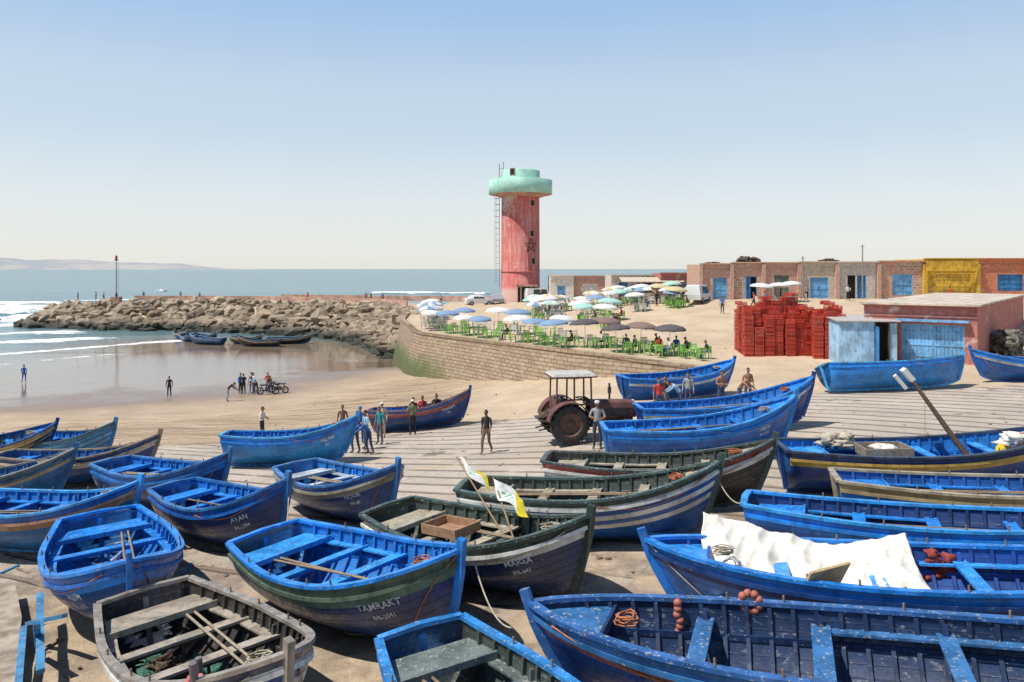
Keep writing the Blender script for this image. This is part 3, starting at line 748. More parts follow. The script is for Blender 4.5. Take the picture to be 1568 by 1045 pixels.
    q=[bt+Vector((.06,0,.02))]+[S(.97-.02*k,.85-.1*k,side,-.03) for k in range(6)]
    mb.rope(q,.012)
    rr=[S(t,.93-.14*math.sin(math.pi*(t-.55)/.4),-side,-.035) for t in [.55+.4*i/12 for i in range(13)]]
    mb.rope(rr,.012)
    mb.obj('rope',[ROPE if rnd.random()<.5 else ROPE2],E)
    if text:
        for sd in(-1,1):
            hull_text(S,L,text[0],sd,.80,.68,.17,LET,E)
            hull_text(S,L,text[1],sd,.80,.54,.12,LET,E)
    if detail and oars:
        mb=MB();yy=rnd.uniform(-.45,.45)
        for k in range(rnd.choice([1,2,2])):
            y0=yy+k*.14;zt=sz(.4)-.17
            a=Vector((-L*.36,y0,zt+.02));b=Vector((L*.22,y0*.5+rnd.uniform(-.1,.1),zt+.07));mb.cyl(a,b,.026,.022,6,0)
            d=(b-a).normalized();mb.box(b+d*.25,(.6,.12,.02),0)
        mb.obj('oars',[flat('oar_wood',rnd.choice([(.26,.19,.12),(.20,.15,.10),(.32,.26,.18)]),.7)],E)
    if clutter:
        mb=MB();MT=[NET,flat('canvas_bundle',(.40,.37,.31),.9),flat('spare_plank',(.36,.28,.19),.8),flat('blue_plank',(.03,.2,.5),.7),flat('orange_net',(.38,.14,.06),.9,var=.5,scale=20),flat('jerrycan_white',(.5,.5,.46),.5),flat('green_net',(.05,.15,.11),.95,var=.5,scale=20)]
        for k in range(clutter*2+1):
            t=rnd.uniform(.12,.74);c=rnd.choice([0,0,1,2,3,4,5,6])
            if c in(0,1,4,6):
                px,py=L*(t-.5),rnd.uniform(-.4,.4)
                for q_ in range(6): mb.blob((px+rnd.uniform(-.2,.2),py+rnd.uniform(-.15,.15),.28+.04*q_),(rnd.uniform(.08,.2),rnd.uniform(.08,.16),rnd.uniform(.04,.09)),k*5+q_+x,c,2,1.,4.,True)
            elif c==5:
                px,py=L*(t-.5),rnd.uniform(-.4,.4);mb.box((px,py,.38),(.22,.14,.3),5,rot=rnd.uniform(0,3),taper=(.85,.85));mb.cyl((px,py,.53),(px,py,.59),.03,.03,6,3)
            else:
                a=rnd.uniform(-.3,.3);mb.box((L*(t-.5),rnd.uniform(-.4,.4),.28),(rnd.uniform(.8,1.8),.09,.04),c,rot=a)
        mb.obj('stowed_gear',MT,E)
    return E,S
A_,_=boat(-4.55,12.1,-49,5.8,2.45,D=1.1,hull=NV,stripe=WHT,stripes=True,inner=(.05,.042,.035),rail=(.26,.225,.185),thw=(.33,.28,.22),band=(.05,.06,.10),clutter=3,wear=.45,text=None)
boat(-8.4,16.9,-58,6.0,2.65,D=1.15,hull=(.006,.065,.22),text=('ASEIM','8/6-1311'),clutter=1,stripe=BR,floor=(.08,.16,.25))
boat(-7.35,20.8,-38,5.2,2.2,D=1.1,bow=.8,hull=(.005,.030,.13),text=('AYAN','8/6-1204'),rail=(.02,.14,.38),stripe=NV,clutter=1)
boat(-2.85,14.9,-42,5.9,2.6,D=1.2,hull=(.005,.038,.16),stripe=(.10,.19,.14),band=(.09,.13,.09),text=('TAMRAKT','8/6-2041'),thw=(.02,.26,.68),clutter=1,ntw=4)
boat(-4.7,22.6,-47,5.4,2.3,hull=NV,rail=(.03,.16,.42),thw=(.45,.52,.55),stripe=(.3,.28,.2),text=('NOUR','8/6-88'),clutter=1)
F_,FS=boat(-.55,16.4,-42,5.7,2.4,D=1.1,hull=(.006,.028,.10),band=DG,stripe=WHT,inner=GRN_,rail=DG,thw=(.38,.34,.25),clutter=4,text=('MARSA','8/6-941'),wear=.4)
boat(1.95,18.9,-14,6.0,2.3,D=1.15,hull=(.008,.09,.34),stripe=WHT,stripes=True,inner=GRN_,rail=(.05,.09,.08),thw=(.42,.36,.26),band=DG,clutter=2,text=None,wear=.4)
boat(4.1,21.8,-14,6.0,2.2,D=1.1,hull=BLK,stripe=WHT,band=REDp,inner=(.055,.075,.06),rail=(.06,.08,.07),thw=(.42,.37,.28),clutter=2,wear=.4)
I_,IS=boat(6.0,12.95,166,7.4,2.4,D=1.15,bow=.30,hull=(.008,.14,.50),band=BR,stripe=NV,inner=(.008,.08,.38),rail=BR,thw=(.03,.28,.74),ntw=4,clutter=2,oars=0)
J_,JS=boat(4.05,10.15,161,7.8,2.35,D=1.22,bow=.25,hull=(.006,.07,.28),band=(.02,.12,.30),stripe=(.30,.10,.10),inner=(.008,.035,.12),rail=(.02,.10,.30),thw=(.03,.14,.34),ntw=4,clutter=4,wear=.5,oars=0)
boat(.1,9.15,-62,5.4,2.05,hull=NV,band=BR,inner=(.07,.09,.08),rail=(.02,.21,.54),thw=(.13,.16,.15),clutter=4,stripe=BR,wear=.45)
L_,LS=boat(11.8,22.4,-3,8.0,2.5,D=1.15,bow=.6,hull=(.007,.055,.25),band=NV,stripe=(.55,.36,.08),inner=BR,rail=(.03,.05,.09),thw=(.04,.30,.76),clutter=2,wear=.25,oars=0)
boat(6.5,26.9,2,6.4,2.2,D=1.1,bow=.75,hull=(.007,.10,.40),band=BR,stripe=BR,inner=BR,rail=(.03,.25,.65),text=('AMAL','8/6-722'))
boat(8.4,30.6,5,6.8,2.2,D=1.05,bow=.75,hull=(.007,.065,.28),band=BR,stripe=WHT,inner=BR,rail=BR,text=('BOUTMEZGUIDA','8/6'))
boat(8.6,40.6,20,6.4,2.2,hull=MD,band=BR,stripe=WHT,inner=BR,rail=BR,clutter=3,zfn=zm)
boat(19.3,39.6,6,7.4,2.3,D=1.1,bow=.4,hull=(.015,.22,.60),band=BR,stripe=BR,inner=BR,rail=CY,heel=-18,clutter=2,zfn=zm)
boat(27.6,41.6,178,7.,2.3,hull=MD,band=BR,stripe=WHT,zfn=zm)
boat(11.6,18.4,-14,7.4,2.2,hull=(.010,.12,.38),band=(.36,.27,.13),stripe=BR,rail=(.36,.30,.20),inner=(.01,.12,.44),clutter=2,bow=.3)
boat(8.5,15.9,-22,7.0,2.0,hull=MD,band=BR,stripe=BR,rail=(.02,.26,.64),inner=NV,bow=.3,clutter=2)
boat(-8.7,31.8,0,5.1,2.1,D=1.15,hull=(.010,.20,.52),band=BR,stripe=BR,rail=CY,bow=.6,text=('SALAM','8/6'))
boat(-4.5,40.8,-6,5.1,2.1,hull=NV,band=(.02,.14,.42),stripe=(.3,.08,.06),rail=(.2,.10,.08),text=('YOUSRA','8/6'),clutter=3)
boat(-21.9,32.6,32,5.6,2.2,hull=NV,stripe=YLW,stripes=True,band=(.5,.35,.15),inner=(.02,.12,.3),rail=NV,heel=8)
boat(-19.2,34.2,-12,5.2,2.2,hull=(.015,.14,.34),stripe=(.1,.3,.5),stripes=True,band=(.06,.2,.3),rail=(.05,.10,.14),heel=6,clutter=3)
boat(-15.5,28.8,2,5.4,2.2,hull=NV,stripe=(.5,.42,.3),band=NV,rail=(.25,.2,.14),inner=(.02,.14,.42),clutter=2,text=('HANA','8/6'))
boat(-10.7,24.9,-28,5.3,2.25,D=1.15,hull=NV,stripe=BR,band=(.02,.14,.42),rail=(.03,.16,.40),text=('IMANE','8/6-1190'),clutter=1)
boat(-12.3,21.0,-14,5.9,2.4,D=1.2,hull=(.010,.11,.30),stripe=(.33,.18,.10),band=MD,rail=(.03,.27,.62),clutter=1)
boat(-17.0,25.3,18,5.6,2.2,hull=(.010,.12,.3),stripe=(.4,.3,.15),band=(.05,.12,.2),inner=(.03,.18,.42),rail=(.2,.2,.18),clutter=2)
for (x,y,h,L) in [(-51.5,124,-55,6),(-46,120,-40,6.2),(-44.5,116,160,6),(-38.5,116,-30,6),(-36,113,175,6),(-32.5,117,10,6.4),(-49,121,-50,6)]:
    boat(x,y,h,L,2.,D=.85,hull=random.choice([NV,(.01,.08,.2),(.03,.05,.08),(.02,.03,.05)]),z=-.05,detail=False,heel=random.uniform(-6,6),clutter=2,rail=random.choice([(.25,.3,.35),(.1,.1,.1)]),inner=(.03,.12,.3),thw=(.1,.2,.35))
def cloth(parent,fn,nu,nv,name,mat):
    X=np.zeros((nv,nu));Y=X.copy();Z=X.copy()
    for j in range(nv):
        for i in range(nu): X[j,i],Y[j,i],Z[j,i]=fn(i/(nu-1),j/(nv-1))
    o=grid_mesh(name,X,Y,Z,[mat]);o.parent=parent
    m=o.modifiers.new('th','SOLIDIFY');m.thickness=.012
    return o
def tri(x): x=x%1;return 1-abs(2*x-1)
def tarp(u,v):
    top=1.70-.95*min(u,.62)/1.1+.60*max(0,u-.62)
    x=2.75-3.35*u+.12*(1-v)*math.sin(u*5)+.08*noise.noise(Vector((v*4,u*3,7)))
    bot=.55+.25*u+.12*math.sin(u*9)
    if v<.85:
        w=v/.85;y=.60-.25*u-(1.55-.25*u)*w**.9;z=bot+(top-bot)*w**1.25
    else:
        w=(v-.85)/.15;y=-.95-.35*w;z=top-.55*w
    f1=tri(u*5.5+v*1.3);f2=tri(u*13-v*2.1+.3)
    a=.15*(1-.5*v)*f1**1.6+.05*f2**2+.09*noise.noise(Vector((u*7,v*5,1)))+.03*noise.noise(Vector((u*19,v*13,4)))
    return x,y+a*.7,z+a*.6
g=G('white_sailcloth');n=g.noise(3,5);g.fin(g.mix(g.ramp(n,.4,.75),(.76,.73,.66),(.60,.55,.46)),.8,g.bump(n,.3,.03));SAIL=g.mat
cloth(I_,tarp,110,60,'sail_cloth',SAIL)
mb=MB();mb.box((.95,.72,1.05),(.85,.04,.80),0,rot=Matrix.Rotation(.7,3,'Z')@Matrix.Rotation(-.55,3,'X'))
for k in range(18): mb.blob((-.25+random.uniform(-.4,.35),.75+random.uniform(-.2,.2),.85+random.uniform(-.15,.10)),(.18,.14,.08),k,1,2,1.,3.5,True)
for k in range(12): mb.blob((-1.15+random.uniform(-.2,.2),-1.0,1.08-k*.04),(.10,.04,.08),k,2,2,.9,4.,True)
for k in range(6): mb.blob((-.9+random.uniform(-.3,.3),.1+random.uniform(-.3,.3),.5),(.35,.3,.12),k,3,2,.6,2.,True)
mb.obj('board_and_tarpaulin',[flat('plywood',(.50,.34,.18),.7),flat('olive_tarp',(.08,.11,.07),.7),flat('red_cloth',(.30,.05,.04),.8),SAIL],I_)
mb=MB();FL=flat('faded_red_float',(.42,.13,.09),.6)
def floats(pts):
    for i,p in enumerate(pts): mb.blob(p,(.062,.062,.062),i,0,2,.05,1,True)
ctr=JS(.62,1,-1)+Vector((0,.0,.02))
floats([ctr+Vector((.13*math.cos(a),.02,.13*math.sin(a)+.0)) for a in [i*.7 for i in range(9)]])
c2=JS(.78,1,-1)
floats([c2+Vector((-.25+random.uniform(-.03,.03),.10,.0-.085*k)) for k in range(6)])
mb.obj('net_floats',[FL],J_)
mb=MB();mb.cyl((1.75,-.75,.6),(1.95,-.85,1.7),.06,.05,8,0);mb.cyl((1.55,-.62,.7),(1.6,-.66,1.6),.05,.05,8,0)
q=[Vector((1.82+.09*math.cos(a),-.80+.09*math.sin(a),1.30+.01*a)) for a in [i*.5 for i in range(30)]];mb.rope(q,.035,1,6)
mb.rope([Vector((1.85,-.85,1.5)),Vector((1.95,-1.1,1.25)),Vector((1.9,-1.25,.7)),Vector((1.95,-1.25,.4))],.04,1,6)
mb.obj('mooring_bitts',[flat('bitt_wood',(.14,.13,.13),.7),flat('pink_strap',(.50,.14,.13),.8)],A_)
mb=MB();mb.cyl((1.2,-.4,.4),(-.3,.5,3.1),.10,.05,8,0);mb.box((-.34,.52,3.15),(.42,.22,.14),1,rot=Matrix.Rotation(.9,3,'Y'));mb.box((-.55,.52,2.95),(.5,.1,.10),1,rot=Matrix.Rotation(.9,3,'Y'))
mb.box((-1.3,0,1.02),(1.25,.9,.05),2)
for s_ in(1,-1): mb.box((-1.3,s_*.45,1.13),(1.3,.05,.25),2);mb.box((-1.3+s_*.63,0,1.13),(.05,.9,.25),2)
for k in range(8): mb.blob((-1.3+random.uniform(-.2,.2),random.uniform(-.15,.15),1.2),(.2,.16,.08),k,1,2,.7,3,True)
for k in range(20): mb.blob((-2.3+random.uniform(-.4,.4),.6+random.uniform(-.2,.2),1.2+random.uniform(-.05,.2)),(.18,.14,.08),k+9,3,2,1.,3.5,True)
for k in range(14): mb.blob((2.5+random.uniform(-.5,.6),random.uniform(-.5,.5),1.2+random.uniform(-.05,.3)),(.24,.20,.13),k+30,1,2,.9,3.,True)
mb.blob((2.3,-.5,1.1),(.3,.25,.16),3,4,2,.3,2,True);mb.blob((1.9,-.2,1.1),(.22,.2,.18),6,5,2,.3,2,True)
mb.obj('mast_box_and_bundles',[flat('dark_wood',(.10,.06,.04),.7),SAIL,flat('grey_wood',(.25,.21,.16),.8),flat('cream_net',(.50,.44,.34),.9),ROPE,flat('yellow_cloth',(.6,.4,.03),.8)],L_)
def flag(parent,base,top,seed,W=.6):
    mb=MB();mb.cyl(base,top,.022,.016,6,0)
    b=Vector(base);t=Vector(top);d=(t-b).normalized()
    vs=[];nu,nv=14,10
    for j in range(nv):
        for i in range(nu):
            u=i/(nu-1);v=j/(nv-1)
            p=t-d*(.04+.62*v)+Vector((W*u,W*.45*u,-.42*u**1.2))*(1-.15*v)+Vector((0,.07*math.sin(u*8+seed+v*2),.04*math.sin(v*7+u*6)))
            vs.append(p)
    for j in range(nv-1):
        for i in range(nu-1):
            m=1 if i<8 else 2
            if m==1 and 3<=i<=5 and 3<=j<=5 and (i+j)%2==0: m=3
            mb.add([vs[k] for k in (j*nu+i,j*nu+i+1,(j+1)*nu+i+1,(j+1)*nu+i)],[(0,1,2,3)],m,True)
    mb.obj('flag',[flat('pole',(.3,.2,.1),.7),flat('flag_white',(.70,.70,.66),.8),flat('flag_yellow',(.66,.55,.03),.8),flat('flag_green',(.05,.35,.18),.8)],parent)
flag(F_,(.9,.1,.6),(-1.55,.95,2.3),1.)
flag(F_,(1.5,-.35,.5),(-.25,.75,2.0),3.)
mb=MB();mb.box((-.9,0,.97),(1.0,.7,.04),0)
for s_ in(1,-1): mb.box((-.9,s_*.36,1.06),(1.05,.04,.2),0);mb.box((-.9+s_*.52,0,1.06),(.04,.7,.2),0)
mb.obj('wooden_tray',[flat('tray_wood',(.33,.19,.11),.8)],F_)
mb=MB()
def line(a,b,sag):
    a=Vector(a);b=Vector(b);mb.rope([a.lerp(b,i/14)-Vector((0,0,sag*4*(i/14)*(1-i/14))) for i in range(15)],.014)
for (ax_,ay,bx,by) in [(-5.3,18.9,-4.9,17.2),(-.6,13.1,.0,11.4),(4.7,18.4,5.0,17.0)]:
    line((ax_,ay,zl(ax_,ay)+1.6),(bx,by,zl(bx,by)+1.25),.25)
mb.obj('mooring_lines',[ROPE2])
# ------------------------------------------------------------------ tractor
def tractor(x,y,hd):
    z=zl(x,y);E=empty('farm_tractor',(x,y,z+.0),(0,0,math.radians(hd)))
    TY=flat('tyre_rubber',(.035,.032,.03),.85,var=.4);RM=flat('rusty_rim',(.16,.09,.06),.8);BD=paint('tractor_red_brown',(.13,.05,.04),.6,.5,(.22,.16,.12),6.)
    WHr=flat('cab_roof_white',(.50,.47,.43),.5)
    def wheel(cx,cy,r,w,nm,nl):
        mb=MB();mb.M=Matrix.Translation((cx,cy,r))@Matrix.Rotation(math.pi/2,4,'X')
        mb.lathe([(r*.58,-w*.45),(r*.7,-w*.5),(r*.88,-w*.5),(r*.95,-w*.42),(r*.97,0),(r*.95,w*.42),(r*.88,w*.5),(r*.7,w*.5),(r*.58,w*.45)],36,0)
        mb.lathe([(r*.60,-w*.44),(r*.52,-w*.3),(r*.5,-w*.05),(r*.18,-w*.02),(r*.16,-w*.2),(0,-w*.22)],28,1)
        mb.lathe([(r*.60,w*.44),(r*.52,w*.3),(r*.5,w*.05),(r*.18,w*.02),(r*.16,w*.2),(0,w*.22)],28,1)
        for k in range(nl):
            for s_ in(1,-1):
                a=2*math.pi*(k+.5*(s_>0))/nl
                R=Matrix.Rotation(a,3,'Z')@Matrix.Rotation(s_*.6,3,'X')
                c=Matrix.Rotation(a,3,'Z')@Vector((r*.975,0,s_*w*.24));mb.box(c,(r*.07,r*.08,w*.52),0,rot=R)
        for k in range(8):
            a=k*math.pi/4
            for s_ in(1,-1): mb.cyl((math.cos(a)*r*.28,math.sin(a)*r*.28,s_*w*.02),(math.cos(a)*r*.28,math.sin(a)*r*.28,s_*w*.10),.02,.02,6,1)
        mb.obj(nm,[TY,RM],E)
    for s_ in(1,-1): wheel(-1.0,s_*.85,.76,.44,'rear_wheel',18);wheel(1.35,s_*.75,.44,.26,'front_wheel',14)
    mb=MB()
    prof=[(-.32,.85),(-.34,1.25),(-.28,1.46),(-.12,1.53),(.12,1.53),(.28,1.46),(.34,1.25),(.32,.85)]
    vs=[];xsn=[(-.05,1.06,1.02),(.4,1.03,1.01),(1.2,.98,.99),(1.72,.94,.95),(1.82,.86,.9)]
    for (xx,sy,sz_) in xsn:
        for (py,pz) in prof: vs.append((xx,py*sy,.8+(pz-.8)*sz_))
    n=8;fs=[(i*n+k,i*n+k+1,(i+1)*n+k+1,(i+1)*n+k) for i in range(4) for k in range(n-1)]+[tuple(range(4*n,5*n))]
    mb.add(vs,fs,0)
    mb.box((1.85,0,1.12),(.06,.5,.5),1)
    for k in range(6): mb.box((1.89,0,.93+k*.075),(.02,.46,.025),2)
    for s_ in(1,-1): mb.cyl((1.84,s_*.2,1.4),(1.92,s_*.2,1.4),.07,.07,10,3);mb.box((.9,s_*.335,1.08),(1.1,.02,.3),1)
    mb.box((.8,0,.72),(1.9,.42,.36),1);mb.box((-.6,0,.78),(1.1,.5,.55),1);mb.cyl((-1.,-.8,.74),(-1.,.8,.74),.13,.13,10,1);mb.cyl((1.35,-.7,.44),(1.35,.7,.44),.07,.07,8,1)
    mb.box((1.35,0,.55),(.2,.4,.3),1)
    mb.cyl((.9,.18,1.5),(.9,.18,2.15),.045,.045,8,1);mb.cyl((.9,.18,1.75),(.9,.18,2.0),.075,.075,8,1)
    for s_ in(1,-1):
        pts=[]
        for k in range(11):
            a=math.radians(15+k*15.5);pts.append((-1.0+math.cos(a)*.86,s_*.85,.74+math.sin(a)*.86))
        mb.bar(pts,[(0,1,0)]*11,.5,.04,0)
        pts2=[(-1.0+math.cos(math.radians(a))*.80,s_*.60,.74+math.sin(math.radians(a))*.80) for a in range(15,171,15)]
        mb.add(pts2+[(-1.0,s_*.60,.85)],[(i,i+1,len(pts2)) for i in range(len(pts2)-1)],0)
        mb.box((-.1,s_*.5,.6),(.5,.3,.04),1)
    mb.obj('body',[BD,flat('engine_grime',(.05,.045,.04),.7),DKM,flat('lamp_glass',(.6,.6,.55),.2)],E)
    mb=MB()
    cor=[(-.05,.58),(-.05,-.58),(-1.45,.6),(-1.45,-.6),(-.75,.62),(-.75,-.62)]
    for (cx,cy) in cor: mb.cyl((cx,cy,1.3),(cx*.97-.02,cy*.93,2.52),.035,.035,6,0)
    for z_ in(1.45,2.5):
        mb.bar([(-.05,.57,z_),(-.05,-.57,z_)],[(1,0,0)]*2,.06,.06,0);mb.bar([(-1.43,.57,z_),(-1.43,-.57,z_)],[(1,0,0)]*2,.06,.06,0)
        for s_ in(1,-1): mb.bar([(-.05,s_*.57,z_),(-1.43,s_*.57,z_)],[(0,1,0)]*2,.06,.06,0)
    mb.box((-.75,0,2.60),(1.75,1.4,.10),1,taper=(.93,.9));mb.box((-.75,0,2.53),(1.8,1.45,.05),0)
    mb.box((-1.46,0,1.4),(.04,1.1,.5),0);mb.box((-.03,0,1.5),(.03,1.1,.2),2)
    mb.box((-.95,0,1.15),(.45,.45,.1),2);mb.box((-1.18,0,1.4),(.08,.45,.45),2)
    mb.cyl((-.1,0,1.35),(-.35,0,1.62),.025,.025,6,0);mb.lathe([(.17,0),(.2,.02),(.2,.03),(.17,.04)],16,2,(-.36,0,1.62))
    mb.obj('cab_frame',[BD,WHr,flat('seat_black',(.03,.03,.03),.7)],E)
    mb=MB()
    mb.box((-1.75,0,.6),(.3,.5,.08),0)
    for s_ in(1,-1): mb.cyl((-1.3,s_*.3,.6),(-2.1,s_*.32,.45),.035,.035,6,0)
    for k in range(6): mb.blob((-1.9+.08*k,-.3+.13*k,1.0),(.18,.18,.14),k,1,2,.9,3,True)
    mb.box((-1.75,0,.85),(.7,1.2,.05),0)
    mb.obj('rear_hitch_carrier',[DKM,NET],E)
tractor(3.05,31.6,10)
# ------------------------------------------------------------------ people
SKINS=[flat('skin_brown',(.30,.155,.09),.55,var=.08),flat('skin_dark',(.17,.085,.05),.55,var=.08)]
HAIR=flat('black_hair',(.012,.010,.009),.7);SHOE=flat('shoe_leather',(.05,.035,.025),.6);EYE=flat('eye_dark',(.02,.012,.01),.3)
def CL(c): return flat('cloth_%02d%02d%02d'%tuple(int(x*99) for x in c),c,.85,var=.18)
BASE=dict(pel=(0,0,.95),sp=(0,.0,1.12),ch=(0,.0,1.32),nk=(0,.0,1.46),hd=(0,.02,1.54))
def sym(d):
    o={}
    for k,v in d.items():
        o[k+'L']=v;o[k+'R']=(-v[0],v[1],v[2])
    return o
POSES={}
POSES['stand']={**BASE,**sym(dict(sh=(.175,0,1.40),el=(.235,-.02,1.13),wr=(.25,.07,.90),hip=(.09,0,.90),kn=(.11,.02,.50),an=(.12,-.02,.09),to=(.14,.15,.045)))}
p=dict(POSES['stand']);p.update(knL=(.10,.20,.52),anL=(.10,.20,.12),toL=(.11,.36,.05),knR=(-.10,-.02,.50),anR=(-.11,-.30,.16),toR=(-.11,-.17,.05),elL=(.23,-.14,1.14),wrL=(.25,-.12,.89),elR=(-.23,.08,1.13),wrR=(-.23,.27,.97));POSES['walk']=p
p=dict(POSES['stand']);p.update(sp=(0,.08,1.10),ch=(0,.26,1.24),nk=(0,.37,1.33),hd=(0,.45,1.37),shL=(.175,.28,1.30),shR=(-.175,.28,1.30),elL=(.20,.50,1.10),elR=(-.20,.50,1.10),wrL=(.14,.70,.98),wrR=(-.14,.70,.98),knL=(.12,.08,.50),knR=(-.12,-.04,.50),anR=(-.12,-.16,.1),toR=(-.13,.0,.045));POSES['lean']=p
p=dict(POSES['stand']);p.update(elL=(.27,.04,1.14),wrL=(.12,.26,1.16),elR=(-.29,.03,1.15),wrR=(-.13,.25,1.10));POSES['hands']=p
sit=dict(pel=(0,0,.50),sp=(0,-.02,.67),ch=(0,.02,.87),nk=(0,.05,1.01),hd=(0,.08,1.09));sit.update(sym(dict(sh=(.175,.02,.95),el=(.23,.08,.69),wr=(.15,.30,.64),hip=(.09,.03,.48),kn=(.13,.42,.48),an=(.13,.42,.09),to=(.14,.58,.045))));POSES['sit']=sit
def person_mesh(name,J):
    V=[];R=[];E=[];segs=[];idx={}
    def v(k,p,r):
        idx[k]=len(V);V.append(Vector(p));R.append(r if isinstance(r,tuple) else (r,r));return idx[k]
    def e(a,b,m): E.append((idx[a],idx[b]));segs.append((V[idx[a]],V[idx[b]],m))
    v('pel',J['pel'],(.135,.105));v('sp',J['sp'],(.12,.095));v('ch',J['ch'],(.145,.11));v('nk',J['nk'],.055);v('hd',J['hd'],.055)
    e('pel','sp',2);e('sp','ch',2);e('ch','nk',2);e('nk','hd',0)
    for s in 'LR':
        v('sh'+s,J['sh'+s],.062);v('el'+s,J['el'+s],.043);v('wr'+s,J['wr'+s],.028)
        e('ch','sh'+s,2);e('sh'+s,'el'+s,2);e('el'+s,'wr'+s,5)
        d=(V[idx['wr'+s]]-V[idx['el'+s]]).normalized();lat=d.cross(Vector((1,0,0)) if abs(d.x)<.8 else Vector((0,0,1))).normalized()
        nrm=d.cross(lat).normalized();w=V[idx['wr'+s]]
        v('pa'+s,w+d*.07,(.034,.02));e('wr'+s,'pa'+s,0)
        for k,(o,ln) in enumerate([(-.027,.062),(-.009,.074),(.009,.070),(.027,.055)]):
            a='f%d%s'%(k,s);v(a,w+d*.105+lat*o,.010);e('pa'+s,a,0)
            v(a+'b',w+d*(.105+ln*.5)+lat*o*1.15+nrm*.008,.009);e(a,a+'b',0)
            v(a+'c',w+d*(.105+ln*.9)+lat*o*1.15+nrm*.028,.008);e(a+'b',a+'c',0)
        v('t'+s,w+d*.055+lat*.048+nrm*.01,.011);e('pa'+s,'t'+s,0);v('tt'+s,w+d*.09+lat*.062+nrm*.022,.009);e('t'+s,'tt'+s,0)
        v('hip'+s,J['hip'+s],.09);v('kn'+s,J['kn'+s],.062);v('an'+s,J['an'+s],.043);v('to'+s,J['to'+s],(.042,.03))
        e('pel','hip'+s,3);e('hip'+s,'kn'+s,3);e('kn'+s,'an'+s,6);e('an'+s,'to'+s,4)
    segs[0]=(segs[0][0]+Vector((0,0,.06)),segs[0][1],2)
    me=bpy.data.meshes.new(name);me.from_pydata(V,E,[]);ob=bpy.data.objects.new(name,me);COL.objects.link(ob)
    sk=ob.modifiers.new('s','SKIN');sk.use_smooth_shade=True
    for i,r in enumerate(R): me.skin_vertices[0].data[i].radius=r
    me.skin_vertices[0].data[0].use_root=True
    ss=ob.modifiers.new('u','SUBSURF');ss.levels=1;ss.render_levels=1
    dg=bpy.context.evaluated_depsgraph_get();em=bpy.data.meshes.new_from_object(ob.evaluated_get(dg),depsgraph=dg)
    bpy.data.objects.remove(ob)
    mb=MB();mb.v=[tuple(x.co) for x in em.vertices]
    for pgn in em.polygons:
        c=pgn.center;best=1e9;bm_=2
        for a,b,m in segs:
            ab=b-a;t=max(0,min(1,(c-a).dot(ab)/max(1e-9,ab.length_squared)));d=(c-a-ab*t).length
            if d<best:best=d;bm_=m
        mb.f.append(list(pgn.vertices));mb.m.append(bm_);mb.s.append(True)
    hc=V[idx['hd']]+(V[idx['hd']]-V[idx['nk']]).normalized()*.085+Vector((0,.01,0))
    vs,fs=ico(3);out=[]
    for q in vs:
        x,y,z=q.x*.074,q.y*.092,q.z*.115
        if z<-.03: x*=1-.25*min(1,(-z-.03)/.08)
        if y>0 and abs(q.x)<.22 and -.35<q.z<.12: y+=.020*(1-abs(q.x)/.22)
        out.append(hc+Vector((x,y,z)))
    o=len(mb.v);mb.v+= [tuple(q) for q in out]
    for f_ in fs:
        c=sum((vs[i] for i in f_),Vector())/3
        hair=(c.z>.52) or (c.y<-.05 and c.z>-.35) or(c.y<.25 and c.z>.15)
        mb.f.append([i+o for i in f_]);mb.m.append(1 if hair else 0);mb.s.append(True)
    for s_ in(1,-1):
        mb.blob(hc+Vector((s_*.028,.083,.008)),(.011,.008,.008),0,7,1,0,1,True)
        mb.blob(hc+Vector((s_*.075,-.005,-.005)),(.012,.022,.032),0,0,1,0,1,True)
    mb.blob(hc+Vector((0,.085,-.052)),(.024,.008,.006),0,7,1,0,1,True)
    mb.blob(hc+Vector((0,-.014,.022)),(.079,.090,.105),3,1,2,.06,3,True)
    slots=[SKINS[0],HAIR,CL((.3,.3,.3)),CL((.05,.05,.08)),SHOE,CL((.3,.3,.3)),CL((.05,.05,.08)),EYE]
    return mb.mesh(name,slots)
PM={k:person_mesh('person_'+k,v) for k,v in POSES.items()}
WHc=(.66,.64,.60);BKc=(.02,.02,.025);BLc=(.04,.14,.42);GYc=(.30,.31,.32);RDc=(.52,.04,.03);BNc=(.16,.10,.06);GNc=(.05,.14,.07);LBc=(.28,.45,.62);OLc=(.18,.17,.09);TEc=(.02,.22,.26)
def person(pose,x,y,rz,shirt=GYc,pants=BKc,long=False,shorts=False,bare=False,z=None,zf=zl,sk=0,sc=1.,cap=None):
    S=SKINS[sk];sh=S if bare else CL(shirt);pa=CL(pants)
    if z is None: z=zf(x,y)
    o=inst('person',PM[pose],(x,y,z),math.radians(rz),sc,[S,HAIR,sh,pa,S if shorts else SHOE,(sh if long else S),(S if shorts else pa),None])
    if cap:
        j=Vector(POSES[pose]['hd']);mb=MB();mb.lathe([(.095,0),(.095,.035),(.07,.075),(0,.09)],16,0,(j.x,j.y+.01,j.z+.115));mb.box((j.x,j.y+.12,j.z+.125),(.13,.10,.012),0)
        mb.obj('cap',[CL(cap)],o)
    return o
person('hands',3.15,29.4,165,GYc,(.05,.055,.07),cap=WHc,sc=1.04)
person('walk',-1.0,31.2,160,(.03,.025,.025),BNc,shorts=True,sk=1)
person('hands',-13.5,43.0,-100,WHc,BKc)
person('lean',-22.3,62.5,-90,BKc,GYc,long=True);person('stand',-28.4,66.,190,BKc,BKc,long=True);person('walk',-46.7,76.2,20,BLc,BLc)
